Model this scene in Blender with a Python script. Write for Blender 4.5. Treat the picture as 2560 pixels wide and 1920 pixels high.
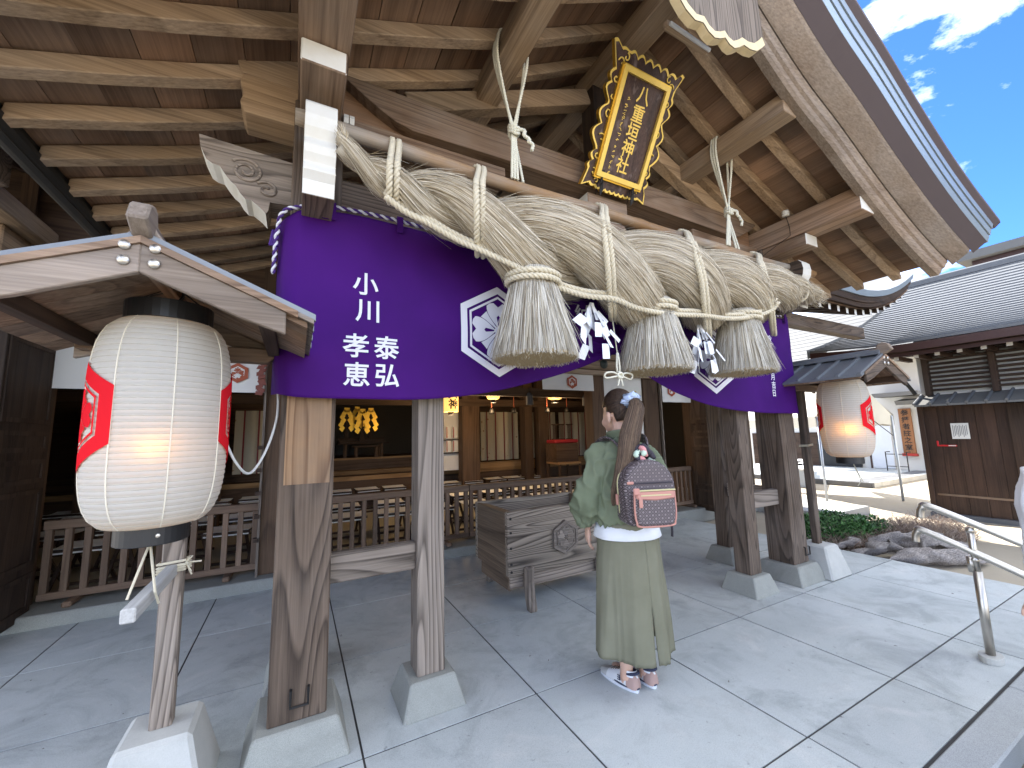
import bpy, bmesh, math, random
from math import sin, cos, pi, radians, sqrt, atan2, exp
from mathutils import Vector, Matrix, noise
random.seed(7)
S = bpy.context.scene
for _o in list(bpy.data.objects): bpy.data.objects.remove(_o)
COL = S.collection
# ---------------------------------------------------------------- camera
YAW, PITCH, ROLL, CAMH = radians(28.098), radians(7.19), radians(-1.436), 1.38
fw = Vector((sin(YAW)*cos(PITCH), cos(YAW)*cos(PITCH), sin(PITCH)))
rt = Vector((cos(YAW), -sin(YAW), 0)); up = rt.cross(fw)
r2 = rt*cos(ROLL) + up*sin(ROLL); u2 = up*cos(ROLL) - rt*sin(ROLL)
cd = bpy.data.cameras.new('camera'); cam = bpy.data.objects.new('camera', cd); COL.objects.link(cam)
cd.sensor_width = 36; cd.lens = 36*1009.27/2560; cd.clip_start = .02; cd.clip_end = 2000
cam.matrix_world = Matrix(((r2.x, u2.x, -fw.x, 0), (r2.y, u2.y, -fw.y, 0), (r2.z, u2.z, -fw.z, CAMH), (0, 0, 0, 1)))
S.camera = cam
# ---------------------------------------------------------------- sky, sun, exposure
SUN_AZ, SUN_EL = radians(12), radians(42)      # azimuth clockwise from +Y
W = bpy.data.worlds.new('World'); S.world = W; W.use_nodes = True
nt = W.node_tree; nt.nodes.clear()
sky = nt.nodes.new('ShaderNodeTexSky'); sky.sky_type = 'NISHITA'; sky.sun_disc = False
sky.sun_elevation = SUN_EL; sky.sun_rotation = SUN_AZ; sky.air_density = 1.0; sky.dust_density = .15; sky.ozone_density = 3.0
bg = nt.nodes.new('ShaderNodeBackground'); bg.inputs[1].default_value = .1
out = nt.nodes.new('ShaderNodeOutputWorld')
tc = nt.nodes.new('ShaderNodeTexCoord'); mp = nt.nodes.new('ShaderNodeMapping'); mp.inputs['Scale'].default_value = (1, 1, 2.2); mp.inputs['Location'].default_value = (7.2, 3.3, .9)
n1 = nt.nodes.new('ShaderNodeTexNoise'); n1.inputs['Scale'].default_value = 2.3; n1.inputs['Detail'].default_value = 9; n1.inputs['Roughness'].default_value = .62; n1.inputs['Distortion'].default_value = .5
rp = nt.nodes.new('ShaderNodeValToRGB'); rp.color_ramp.elements[0].position = .45; rp.color_ramp.elements[1].position = .74
mx = nt.nodes.new('ShaderNodeMixRGB'); mx.inputs[2].default_value = (11.6, 12.0, 11.7, 1)
nt.links.new(tc.outputs['Generated'], mp.inputs[0]); nt.links.new(mp.outputs[0], n1.inputs['Vector']); nt.links.new(n1.outputs[0], rp.inputs[0])
nt.links.new(rp.outputs[0], mx.inputs[0]); tn = nt.nodes.new('ShaderNodeMixRGB'); tn.blend_type = 'MULTIPLY'; tn.inputs[0].default_value = 1; tn.inputs[2].default_value = (.16, .275, .51, 1)   # clear, deep blue air
nt.links.new(sky.outputs[0], tn.inputs[1]); nt.links.new(tn.outputs[0], mx.inputs[1]); nt.links.new(mx.outputs[0], bg.inputs[0]); nt.links.new(bg.outputs[0], out.inputs[0])
sl = bpy.data.lights.new('sun', 'SUN'); sl.energy = 2.6; sl.angle = radians(.5); sl.color = (1, .95, .87)
so = bpy.data.objects.new('sun', sl); COL.objects.link(so)
sd = Vector((sin(SUN_AZ)*cos(SUN_EL), cos(SUN_AZ)*cos(SUN_EL), sin(SUN_EL)))
so.rotation_euler = sd.to_track_quat('Z', 'Y').to_euler(); so.location = sd*60
S.view_settings.view_transform = 'Standard'; S.view_settings.look = 'None'; S.view_settings.exposure = 2.95; S.view_settings.gamma = 1
S.view_settings.use_curve_mapping = False
S.cycles.use_denoising = True; S.cycles.max_bounces = 8; S.cycles.diffuse_bounces = 5; S.cycles.transparent_max_bounces = 12
S.cycles.sample_clamp_indirect = 6; S.cycles.caustics_reflective = False; S.cycles.caustics_refractive = False
# ---------------------------------------------------------------- mesh helpers
class MB:
    """collects geometry; build() links it as one mesh object"""
    def __init__(s): s.v = []; s.f = []; s.m = []
    def add(s, vs, fs, m=0):
        o = len(s.v); s.v += [tuple(q) for q in vs]; s.f += [tuple(i+o for i in f) for f in fs]; s.m += [m]*len(fs); return s
    def box(s, x0, x1, y0, y1, z0, z1, m=0, ms=None):
        vs = [(x0,y0,z0),(x1,y0,z0),(x1,y1,z0),(x0,y1,z0),(x0,y0,z1),(x1,y0,z1),(x1,y1,z1),(x0,y1,z1)]
        fs = [(0,3,2,1),(4,5,6,7),(0,1,5,4),(1,2,6,5),(2,3,7,6),(3,0,4,7)]   # bottom top -y +x +y -x
        o = len(s.v); s.v += vs; s.f += [tuple(i+o for i in f) for f in fs]; s.m += (ms or [m]*6); return s
    def frustum(s, cx, cy, z0, z1, hx0, hy0, hx1, hy1, m=0):
        vs = [(cx+a*hx0, cy+b*hy0, z0) for a, b in ((-1,-1),(1,-1),(1,1),(-1,1))] + [(cx+a*hx1, cy+b*hy1, z1) for a, b in ((-1,-1),(1,-1),(1,1),(-1,1))]
        return s.add(vs, [(0,3,2,1),(4,5,6,7),(0,1,5,4),(1,2,6,5),(2,3,7,6),(3,0,4,7)], m)
    def obox(s, c, ax, ay, az, m=0):
        """box about centre c with half-axis vectors"""
        c, ax, ay, az = Vector(c), Vector(ax), Vector(ay), Vector(az)
        vs = [c+ax*i+ay*j+az*k for k in (-1,1) for i, j in ((-1,-1),(1,-1),(1,1),(-1,1))]
        return s.add(vs, [(0,3,2,1),(4,5,6,7),(0,1,5,4),(1,2,6,5),(2,3,7,6),(3,0,4,7)], m)
    def bar(s, a, b, w, h, upv=(0,0,1), m=0):
        a, b = Vector(a), Vector(b); d = (b-a); l = d.length/2; d.normalize()
        sd_ = d.cross(Vector(upv)); sd_.normalize(); u = sd_.cross(d)
        return s.obox((a+b)/2, d*l, sd_*w/2, u*h/2, m)
    def prism(s, prof, axis, a0, a1, m=0, mside=None):
        """closed 2D profile (simple polygon) extruded along axis: 'y' profile=(x,z); 'x' profile=(y,z); 'z' profile=(x,y)"""
        def P(p, a): return {'y': (p[0], a, p[1]), 'x': (a, p[0], p[1]), 'z': (p[0], p[1], a)}[axis]
        n = len(prof); o = len(s.v)
        s.v += [P(p, a0) for p in prof] + [P(p, a1) for p in prof]
        from mathutils.geometry import tessellate_polygon
        tr = tessellate_polygon([[Vector((p[0], p[1], 0)) for p in prof]])
        for t in tr: s.f.append(tuple(i+o for i in t)); s.m.append(m); s.f.append(tuple(i+n+o for i in reversed(t))); s.m.append(m)
        for i in range(n):
            j = (i+1) % n; s.f.append((o+i, o+j, o+n+j, o+n+i)); s.m.append(mside[i] if mside else m)
        return s
    def tube(s, pts, r, n=8, cap=True, m=0, flat=1.0, upv=None):
        pts = [Vector(p) for p in pts]; N = len(pts)
        rr = r if isinstance(r, (list, tuple)) else [r]*N
        t0 = (pts[1]-pts[0]).normalized(); u = Vector(upv) if upv else (Vector((0,0,1)) if abs(t0.z) < .9 else Vector((1,0,0)))
        u = (u - t0*u.dot(t0)).normalized(); o = len(s.v)
        for i in range(N):
            t = (pts[min(i+1,N-1)]-pts[max(i-1,0)]).normalized()
            u = (u - t*u.dot(t)).normalized(); w = t.cross(u)
            for k in range(n):
                a = 2*pi*k/n; s.v.append(tuple(pts[i] + (u*cos(a)*flat + w*sin(a))*rr[i]))
        for i in range(N-1):
            for k in range(n):
                k2 = (k+1) % n; s.f.append((o+i*n+k, o+i*n+k2, o+(i+1)*n+k2, o+(i+1)*n+k)); s.m.append(m)
        if cap:
            s.f.append(tuple(o+k for k in reversed(range(n)))); s.m.append(m)
            s.f.append(tuple(o+(N-1)*n+k for k in range(n))); s.m.append(m)
        return s
    def lathe(s, prof, c=(0,0,0), n=32, m=0, a0=0, a1=2*pi):
        """profile (r,z) turned round the vertical through c"""
        o = len(s.v); full = abs(a1-a0-2*pi) < 1e-6; k_ = n if full else n+1
        for r, z in prof:
            for k in range(k_):
                a = a0+(a1-a0)*k/n; s.v.append((c[0]+r*cos(a), c[1]+r*sin(a), c[2]+z))
        for i in range(len(prof)-1):
            for k in range(n):
                k2 = (k+1) % k_; s.f.append((o+i*k_+k, o+i*k_+k2, o+(i+1)*k_+k2, o+(i+1)*k_+k)); s.m.append(m)
        return s
    def grid(s, fn, nu, nv, m=0, close_u=False):
        o = len(s.v); U = nu if close_u else nu+1
        for j in range(nv+1):
            for i in range(U): s.v.append(tuple(fn(i/nu, j/nv)))
        for j in range(nv):
            for i in range(nu):
                i2 = (i+1) % U; s.f.append((o+j*U+i, o+j*U+i2, o+(j+1)*U+i2, o+(j+1)*U+i)); s.m.append(m)
        return s
    def xf(s, M): s.v = [tuple(M @ Vector(q)) for q in s.v]; return s
    def mesh(s, name, mats, smooth=False):
        me = bpy.data.meshes.new(name); me.from_pydata(s.v, [], s.f); me.update()
        for mm in (mats if isinstance(mats, (list, tuple)) else [mats]): me.materials.append(mm)
        if any(s.m): me.polygons.foreach_set('material_index', s.m)
        if smooth:
            me.polygons.foreach_set('use_smooth', [True]*len(me.polygons))
        return me
    def build(s, name, mats, parent=None, smooth=False, bevel=0, loc=None, fix=True):
        me = s.mesh(name, mats, smooth)
        if fix:
            b = bmesh.new(); b.from_mesh(me); bmesh.ops.recalc_face_normals(b, faces=b.faces); b.to_mesh(me); b.free()
        return obj(name, me, parent, bevel, loc)
def obj(name, me, parent=None, bevel=0, loc=None):
    o = bpy.data.objects.new(name, me); COL.objects.link(o)
    if parent: o.parent = parent
    if loc: o.location = loc
    if bevel:
        b = o.modifiers.new('bevel', 'BEVEL'); b.width = bevel; b.segments = 1; b.limit_method = 'ANGLE'; b.angle_limit = radians(35)
    return o
def thing(name, label, cat, loc=(0,0,0), rz=0, group=None):
    o = bpy.data.objects.new(name, None); COL.objects.link(o); o.location = loc; o.rotation_euler = (0, 0, rz); o.empty_display_size = .1
    return tag(o, label, cat, group)
def tag(o, label, cat, group=None):
    o['label'] = label; o['category'] = cat
    if group: o['group'] = group
    return o
def struct(o): o['kind'] = 'structure'; return o
def stuff(o): o['kind'] = 'stuff'; return o
def copy_tree(o, parent=None, loc=None, rz=None):
    c = o.copy(); COL.objects.link(c); c.parent = parent
    if loc is not None: c.location = loc
    if rz is not None: c.rotation_euler = (0, 0, rz)
    for ch in list(o.children): copy_tree(ch, c)
    return c
def lerp_pts(tab, x):
    if x <= tab[0][0]: return tab[0][1]
    for (a, b), (c, d) in zip(tab, tab[1:]):
        if x <= c: return b+(d-b)*(x-a)/(c-a)
    return tab[-1][1]
def spline(tab, x):
    """smooth (Catmull-Rom) interpolation of a table of (x, y)"""
    n = len(tab)
    if x <= tab[0][0]:
        (a, b), (c, d) = tab[0], tab[1]; return b+(d-b)*(x-a)/(c-a)
    if x >= tab[-1][0]:
        (a, b), (c, d) = tab[-2], tab[-1]; return d+(d-b)*(x-c)/(c-a)
    for i in range(n-1):
        if x <= tab[i+1][0]:
            x0, y0 = tab[max(i-1,0)]; x1, y1 = tab[i]; x2, y2 = tab[i+1]; x3, y3 = tab[min(i+2,n-1)]
            t = (x-x1)/(x2-x1); m1 = (y2-y0)/max(x2-x0,1e-6)*(x2-x1); m2 = (y3-y1)/max(x3-x1,1e-6)*(x2-x1)
            return (2*t**3-3*t*t+1)*y1+(t**3-2*t*t+t)*m1+(-2*t**3+3*t*t)*y2+(t**3-t*t)*m2
def smooth_path(pts, k=6):
    P_ = [Vector(p) for p in pts]; out_ = []
    for i in range(len(P_)-1):
        p0, p1, p2, p3 = P_[max(i-1,0)], P_[i], P_[i+1], P_[min(i+2,len(P_)-1)]
        for j in range(k):
            t = j/k
            out_.append(.5*((2*p1)+(p2-p0)*t+(2*p0-5*p1+4*p2-p3)*t*t+(3*p1-p0-3*p2+p3)*t**3))
    out_.append(P_[-1]); return out_
def resample(pts, step):
    pts = [Vector(p) for p in pts]; L = [0]
    for a, b in zip(pts, pts[1:]): L.append(L[-1]+(b-a).length)
    n = max(2, int(L[-1]/step)); out_ = []; j = 0
    for i in range(n+1):
        d = L[-1]*i/n
        while j < len(L)-2 and L[j+1] < d: j += 1
        t = (d-L[j])/max(L[j+1]-L[j],1e-9); out_.append(pts[j].lerp(pts[j+1], t))
    return out_
def rope(mb, path, R, strands=3, pitch=None, n=6, step=None, m=0):
    """a laid rope: strands wound round the path"""
    pitch = pitch or R*5.5; step = step or pitch/9; pts = resample(path, step); N = len(pts)
    t0 = (pts[1]-pts[0]).normalized(); u = Vector((0,0,1)) if abs(t0.z) < .9 else Vector((1,0,0)); u = (u-t0*u.dot(t0)).normalized()
    lines = [[] for _ in range(strands)]; d = 0
    for i in range(N):
        t = (pts[min(i+1,N-1)]-pts[max(i-1,0)]).normalized(); u = (u-t*u.dot(t)).normalized(); w = t.cross(u)
        if i: d += (pts[i]-pts[i-1]).length
        for k in range(strands):
            a = 2*pi*(d/pitch+k/strands); lines[k].append(pts[i]+(u*cos(a)+w*sin(a))*R*.5)
    for l in lines: mb.tube(l, R*.56, n, True, m)
    return mb
def fnoise(p, s=1.0): return noise.noise(Vector(p)*s)
# 2D outlines -> flat triangulated mesh (text and crests); returns verts2d, faces
def text2d(body, size, bold=.0):
    c = bpy.data.curves.new('t', 'FONT'); c.body = body; c.size = size; c.align_x = 'CENTER'; c.align_y = 'CENTER'; c.offset = bold*size; c.resolution_u = 3
    c.fill_mode = 'FRONT'
    return curve_mesh(c)
def curve_mesh(c):
    o = bpy.data.objects.new('t', c); COL.objects.link(o); dg = bpy.context.evaluated_depsgraph_get()
    me = bpy.data.meshes.new_from_object(o.evaluated_get(dg)); v = [(q.co.x, q.co.y) for q in me.vertices]; f = [tuple(p.vertices) for p in me.polygons]
    bpy.data.objects.remove(o); bpy.data.curves.remove(c); bpy.data.meshes.remove(me); return v, f
def poly2d(loops):
    c = bpy.data.curves.new('p', 'CURVE'); c.dimensions = '2D'; c.fill_mode = 'FRONT'
    for l in loops:
        sp = c.splines.new('POLY'); sp.points.add(len(l)-1); sp.use_cyclic_u = True
        for q, p in zip(sp.points, l): q.co = (p[0], p[1], 0, 1)
    return curve_mesh(c)
def centered(vf):
    v, f = vf; xs = [a for a, b in v]; ys = [b for a, b in v]; cx, cy = (min(xs)+max(xs))/2, (min(ys)+max(ys))/2
    return [(a-cx, b-cy) for a, b in v], f
def char2d(ch, size, bold=.02): return centered(text2d(ch, size, bold))
def hexagon(r, rot=pi/2): return [(r*cos(rot+i*pi/3), r*sin(rot+i*pi/3)) for i in range(6)]
def petal(r0, r1, w, ang, notch=.12, n=9):
    """broad petal with a notched tip, radiating at ang"""
    L = []
    for i in range(n+1):
        t = i/n; r = r0+(r1-r0)*t; L.append((r, w*sin(min(1, t*1.15)*pi*.52)))
    tip = [(r1, L[-1][1]*.75), (r1+.04*(r1-r0), L[-1][1]*.4), (r1-notch*(r1-r0), 0)]
    half = L[:-1]+tip; full = half+[(a, -b) for a, b in reversed(half[:-1])]
    return [(a*cos(ang)-b*sin(ang), a*sin(ang)+b*cos(ang)) for a, b in full]
def sword(r0, r1, w, ang):
    q = [(r0, .15*w), (r0+(r1-r0)*.7, .6*w), (r1, w), (r1, -w), (r0+(r1-r0)*.7, -.6*w), (r0, -.15*w)]
    return [(a*cos(ang)-b*sin(ang), a*sin(ang)+b*cos(ang)) for a, b in q]
def circle2(r, n=16, c=(0,0)): return [(c[0]+r*cos(2*pi*i/n), c[1]+r*sin(2*pi*i/n)) for i in range(n)]
def flower(R): return [petal(.1*R, R, .46*R, k*pi/2) for k in range(4)]+[sword(.12*R, .82*R, .16*R, pi/4+k*pi/2) for k in range(4)]
# ---------------------------------------------------------------- materials
class NT:
    def __init__(s, name):
        s.mat = bpy.data.materials.new(name); s.mat.use_nodes = True; s.t = s.mat.node_tree; s.b = s.t.nodes['Principled BSDF']; s.o = s.t.nodes['Material Output']
    def n(s, ty, **kw):
        x = s.t.nodes.new('ShaderNode'+ty)
        for k, v in kw.items():
            if k.startswith('i_'):
                key = k[2:]; key = int(key) if key.isdigit() else key.replace('_', ' ')
                x.inputs[key].default_value = v
            else: setattr(x, k, v)
        return x
    def l(s, a, b): s.t.links.new(a, b)
    def coord(s, scale=(1,1,1), rand=True, kind='Object'):
        tc = s.n('TexCoord'); mp = s.n('Mapping', i_Scale=scale); src = tc.outputs[kind]
        if rand:
            oi = s.n('ObjectInfo'); ad = s.n('VectorMath', operation='MULTIPLY_ADD'); cv = s.n('CombineXYZ', i_0=13.1, i_1=29.7, i_2=7.3)
            s.l(cv.outputs[0], ad.inputs[0]); s.l(oi.outputs['Random'], ad.inputs[1]); s.l(tc.outputs[kind], ad.inputs[2]); src = ad.outputs[0]
        s.l(src, mp.inputs[0]); return mp.outputs[0]
    def noise(s, vec, scale, detail=4, rough=.55, dist=0):
        x = s.n('TexNoise', i_Scale=scale, i_Detail=detail, i_Roughness=rough, i_Distortion=dist); s.l(vec, x.inputs['Vector']); return x.outputs[0]
    def math(s, op, a, b=None, c=None):
        x = s.n('Math', operation=op)
        for i, q in enumerate((a, b, c)):
            if q is None: continue
            if isinstance(q, (int, float)): x.inputs[i].default_value = q
            else: s.l(q, x.inputs[i])
        return x.outputs[0]
    def ramp(s, f, stops, interp='LINEAR'):
        x = s.n('ValToRGB'); r = x.color_ramp; r.interpolation = interp
        while len(r.elements) < len(stops): r.elements.new(.5)
        for e, (p, c) in zip(r.elements, stops):
            e.position = p; e.color = (c, c, c, 1) if isinstance(c, (int, float)) else (*c, 1)
        s.l(f, x.inputs[0]); return x.outputs[0]
    def mix(s, f, a, b, mode='MIX'):
        x = s.n('MixRGB', blend_type=mode)
        for i, q in enumerate((f, a, b)):
            if isinstance(q, (int, float)): x.inputs[i].default_value = q
            elif isinstance(q, tuple): x.inputs[i].default_value = (*q, 1)
            else: s.l(q, x.inputs[i])
        return x.outputs[0]
    def bump(s, h, strength=.3, dist=.01):
        x = s.n('Bump', i_Strength=strength, i_Distance=dist); s.l(h, x.inputs['Height']); s.l(x.outputs[0], s.b.inputs['Normal'])
    def base(s, c):
        if isinstance(c, tuple): s.b.inputs['Base Color'].default_value = (*c, 1)
        else: s.l(c, s.b.inputs['Base Color'])
    def rough(s, r):
        if isinstance(r, (int, float)): s.b.inputs['Roughness'].default_value = r
        else: s.l(r, s.b.inputs['Roughness'])
    def emit(s, c, e):
        s.b.inputs['Emission Color'].default_value = (*c, 1); s.b.inputs['Emission Strength'].default_value = e
def plain(name, c, rough=.6, metal=0, var=.12, nscale=8, bump=0, spec=None):
    m = NT(name); v = m.coord(); nz = m.noise(v, nscale, 5)
    m.base(m.mix(m.math('MULTIPLY', nz, var*2), c, tuple(max(0, q*.55) for q in c))); m.rough(rough); m.b.inputs['Metallic'].default_value = metal
    if spec is not None: m.b.inputs['Specular IOR Level'].default_value = spec
    if bump: m.bump(nz, bump, .005)
    return m.mat
def wood(name, dark, light, axis='x', fig=2.2, rings=9, grey=None, grey_amt=.5, rough=.72, bump=.25, fine=.55, streak=None, loc_rand=True, patchy=1.0):
    """timber: contour-line figure along the given axis, fine grain and weathering"""
    m = NT(name); k = 'xyz'.index(axis)
    sc = [1, 1, 1]; sc[k] = .08; v = m.coord(tuple(sc), loc_rand)
    sc2 = [1, 1, 1]; sc2[k] = .025; v2 = m.coord(tuple(sc2), loc_rand)
    fn = m.noise(v, fig, 1.5, .45, .3); rg = m.math('FRACT', m.math('MULTIPLY', fn, rings*2))
    rg = m.ramp(rg, [(0, .0), (.5, .28), (.86, 1), (.97, .1), (1, 0)])
    fg = m.noise(v2, 95, 3, .6); fg = m.ramp(fg, [(.3, 0), (.7, 1)])
    bigv = m.noise(v, 1.6*patchy, 3)
    g = m.math('ADD', m.math('MULTIPLY', rg, 1-fine), m.math('MULTIPLY', fg, fine))
    c = m.mix(g, light, dark)
    tone = m.ramp(bigv, [(.3, .62), (.7, 1.25)]); c = m.mix(1.0, c, tone, 'MULTIPLY')
    if grey:
        gm = m.ramp(m.noise(m.coord((1,1,1), loc_rand), 1.7, 4, .6), [(.38, 0), (.66, grey_amt)]); gcol = m.mix(g, grey, tuple(q*.45 for q in grey)); c = m.mix(gm, c, gcol)
    if streak:
        sm = m.ramp(m.noise(v2, 14, 3, .6), [(.56, 0), (.68, .8)]); c = m.mix(sm, c, streak)
    oi = m.n('ObjectInfo'); vr = m.ramp(oi.outputs['Random'], [(0, .78), (1, 1.18)]); c = m.mix(1.0, c, vr, 'MULTIPLY')
    m.base(c); m.rough(rough); m.b.inputs['Specular IOR Level'].default_value = .25
    h = m.math('ADD', m.math('MULTIPLY', rg, .6), m.math('MULTIPLY', fg, .7)); m.bump(h, bump, .004); return m.mat
def metal(name, c, rough=.35, var=.1): return plain(name, c, rough, 1.0, var, 20)
GB, GR = (.34,.225,.135), (.155,.092,.05)
M = {}
for ax in 'xyz':
    M['raft'+ax] = wood('rafter_timber_'+ax, (.19,.122,.07), (.49,.345,.215), ax, 1.6, 6, (.44,.37,.3), .4, fine=.6)
    M['barge'+ax] = wood('bargeboard_timber_'+ax, (.14,.1,.072), (.3,.235,.18), ax, 1.3, 5, (.3,.265,.235), .6, fine=.7)
    M['board'+ax] = wood('soffit_board_'+ax, (.13,.072,.042), (.31,.18,.105), ax, 1.5, 5, (.34,.25,.18), .45)
    M['post'+ax] = wood('weathered_timber_'+ax, (.022,.014,.01), (.165,.118,.085), ax, 3.2, 19, (.24,.2,.17), .4, bump=.5, fine=.38)
    M['beam'+ax] = wood('beam_timber_'+ax, (.10,.055,.03), (.31,.2,.125), ax, 2.2, 11, (.3,.245,.2), .55)
    M['dark'+ax] = wood('dark_timber_'+ax, (.018,.011,.008), (.07,.042,.028), ax, 2.0, 6, (.09,.065,.05), .5)
    M['grey'+ax] = wood('silvered_timber_'+ax, (.055,.04,.03), (.35,.285,.23), ax, 3.2, 19, (.31,.27,.235), .45, bump=.45, fine=.35)
    M['fence'+ax] = wood('fence_timber_'+ax, (.1,.06,.038), (.23,.15,.1), ax, 2.0, 6, (.2,.15,.115), .4)
    M['hall'+ax] = wood('hall_timber_'+ax, (.04,.022,.013), (.125,.075,.044), ax, 1.8, 8, (.13,.095,.07), .35)
M['honey'] = wood('bare_timber', (.22,.09,.03), (.56,.34,.17), 'z', 3.6, 17, (.25,.18,.13), .7, bump=.3, fine=.3)
M['warm'] = wood('warm_timber', (.2,.11,.045), (.42,.26,.12), 'x', 1.8, 6)
def _white():
    m = NT('white_painted_timber'); v = m.coord(); a = m.noise(v, 9, 6, .65); b = m.ramp(m.noise(v, 3, 4), [(.45, 0), (.75, .5)])
    c = m.mix(m.ramp(a, [(.35, 0), (.8, .5)]), (.68,.675,.64), (.55,.5,.4)); m.base(m.mix(b, c, (.58,.55,.46))); m.rough(.55); m.bump(a, .12, .004); return m.mat
M['white'] = _white()
M['cream'] = plain('aged_cream_paint', (.74,.6,.36), .6, 0, .35, 22, .1)
def _concrete(name, c1, c2, spk=.25, stain=.35, sc=1.0):
    m = NT(name); v = m.coord((1,1,1), False); oi = m.n('ObjectInfo')
    big = m.noise(v, .9*sc, 5, .6, .4); mid = m.noise(v, 5*sc, 6, .65); fin = m.noise(v, 160*sc, 3, .7)
    c = m.mix(m.ramp(big, [(.3, 0), (.72, 1)]), c1, c2)
    c = m.mix(m.ramp(mid, [(.45, 0), (.8, stain)]), c, tuple(q*.5 for q in c1))
    st = m.ramp(m.noise(v, .55*sc, 6, .7, .8), [(.54, 0), (.68, stain*1.3)]); c = m.mix(st, c, tuple(q*.42 for q in c2))
    c = m.mix(m.ramp(fin, [(.35, spk), (.6, 0)]), c, tuple(q*.45 for q in c1))
    vr = m.ramp(oi.outputs['Random'], [(0, .9), (1, 1.07)]); c = m.mix(1.0, c, vr, 'MULTIPLY')
    m.base(c); m.rough(.8); m.b.inputs['Specular IOR Level'].default_value = .3; m.bump(m.math('ADD', mid, m.math('MULTIPLY', fin, .4)), .12, .004); return m.mat
def _slab():
    m = NT('concrete_slab'); v = m.coord((1,1,1), False); vr_ = m.coord((1,1,1), True); oi = m.n('ObjectInfo')
    big = m.noise(v, .8, 5, .6, .5); st = m.noise(v, 2.1, 7, .68, .9); mid = m.noise(vr_, 7, 6, .7); fin = m.noise(v, 210, 3, .75); spot = m.noise(v, 26, 3, .5)
    c = m.mix(m.ramp(big, [(.32,0),(.68,1)]), (.53,.555,.545), (.43,.46,.45))
    c = m.mix(m.ramp(st, [(.50,0),(.66,.55)]), c, (.25,.27,.27)); c = m.mix(m.ramp(st, [(.28,.5),(.42,0)]), c, (.64,.63,.60))
    c = m.mix(m.ramp(mid, [(.5,0),(.78,.4)]), c, (.3,.3,.29)); c = m.mix(m.ramp(spot, [(.68,0),(.74,.6)]), c, (.2,.2,.2))
    c = m.mix(m.ramp(fin, [(.34,.4),(.5,0)]), c, (.24,.24,.23)); c = m.mix(m.ramp(fin, [(.58,0),(.72,.35)]), c, (.7,.69,.66))
    c = m.mix(1.0, c, m.ramp(oi.outputs['Random'], [(0,.86),(1,1.06)]), 'MULTIPLY'); m.base(c); m.rough(m.ramp(st, [(.3,.62),(.7,.85)])); m.b.inputs['Specular IOR Level'].default_value = .35
    m.bump(m.math('ADD', m.math('MULTIPLY', mid, .7), m.math('MULTIPLY', fin, .5)), .2, .004); return m.mat
M['slab'] = _slab()
M['stone'] = _concrete('granite_base', (.37,.37,.33), (.27,.275,.25), .6, .25, 2.2)
M['kerb'] = _concrete('pale_granite_kerb', (.5,.515,.51), (.42,.435,.43), .7, .2, 2.0)
M['block'] = _concrete('concrete_block', (.5,.49,.45), (.39,.39,.37), .2, .3, 1.6)
M['joint'] = plain('joint_mortar', (.05,.047,.045), .9, 0, .3, 14)
M['sand'] = _concrete('sandy_paving', (.42,.365,.28), (.36,.31,.235), .12, .15, .6)
M['step'] = _concrete('washed_pebble_step', (.13,.135,.125), (.09,.095,.09), .7, .3, 1.5)
M['dkstone'] = _concrete('dark_kerb_stone', (.16,.165,.17), (.1,.1,.105), .4, .3, 1.5)
M['black'] = plain('black_lacquer', (.008,.008,.009), .42, 0, .1)
M['drift'] = wood('driftwood_grain', (.12,.1,.085), (.4,.36,.33), 'x', 1.5, 2, (.28,.25,.23), .7, bump=.6, fine=.9)
M['iron'] = plain('dark_iron', (.03,.028,.027), .5, .6, .2)
M['gutter'] = plain('gutter_copper_dark', (.014,.013,.012), .7, 0, .3)
M['roofmetal'] = plain('blue_grey_roof_metal', (.30,.36,.41), .38, .55, .2, 3)
M['roofdark'] = plain('dark_soffit_metal', (.085,.065,.07), .75, 0, .2, 2)
M['gold'] = plain('gold_leaf', (.85,.52,.07), .32, .85, .35, 30)
M['goldp'] = plain('gold_paint', (.86,.6,.13), .4, .3, .2, 30)
M['steel'] = plain('brushed_steel', (.62,.58,.52), .36, 1.0, .15, 40)
# ================================================================ ground and platform
GZ = -.12
g = MB(); g.add([(-400,-400,GZ),(400,-400,GZ),(400,400,GZ),(-400,400,GZ)], [(0,1,2,3)]); struct(g.build('ground', M['sand'], fix=False))
pl = struct(MB().box(-4.1,5.5,.735,4.62,GZ,-.0045).build('platform', M['joint']))
XJ = [-4.1,-3.22,-2.34,-1.46,-.575,.31,1.19,2.08,2.95,3.82,4.70,5.5]; YJ = [.842,1.16,2.04,2.92,3.80,4.62]
for i in range(len(XJ)-1):
    for j in range(len(YJ)-1):
        dz = random.uniform(-.0008,.0008); dzz = [dz+random.uniform(-.0005,.0005) for _ in range(4)]
        a, b, c, d = XJ[i]+.005, XJ[i+1]-.005, YJ[j]+.005, YJ[j+1]-.005
        mb = MB().add([(a,c,-.06),(b,c,-.06),(b,d,-.06),(a,d,-.06),(a,c,dzz[0]),(b,c,dzz[1]),(b,d,dzz[2]),(a,d,dzz[3])], [(4,5,6,7),(0,1,5,4),(1,2,6,5),(2,3,7,6),(3,0,4,7)])
        mb.build('paving_slab', M['slab'], pl)
for k in range(9):
    x = -4.1+k*1.0667; MB().box(x+.003,x+1.0637,.70,.836,GZ+.01,.002).build('kerb_stone', M['kerb'], pl, bevel=.008)
stp = struct(MB().box(-4.1,5.9,.30,.70,GZ-.1,-.125+.01).build('step', M['step']))
struct(MB().box(-4.1,5.9,-.1,.30,GZ-.1,GZ+.006).build('lower_path', M['step']))
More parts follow.
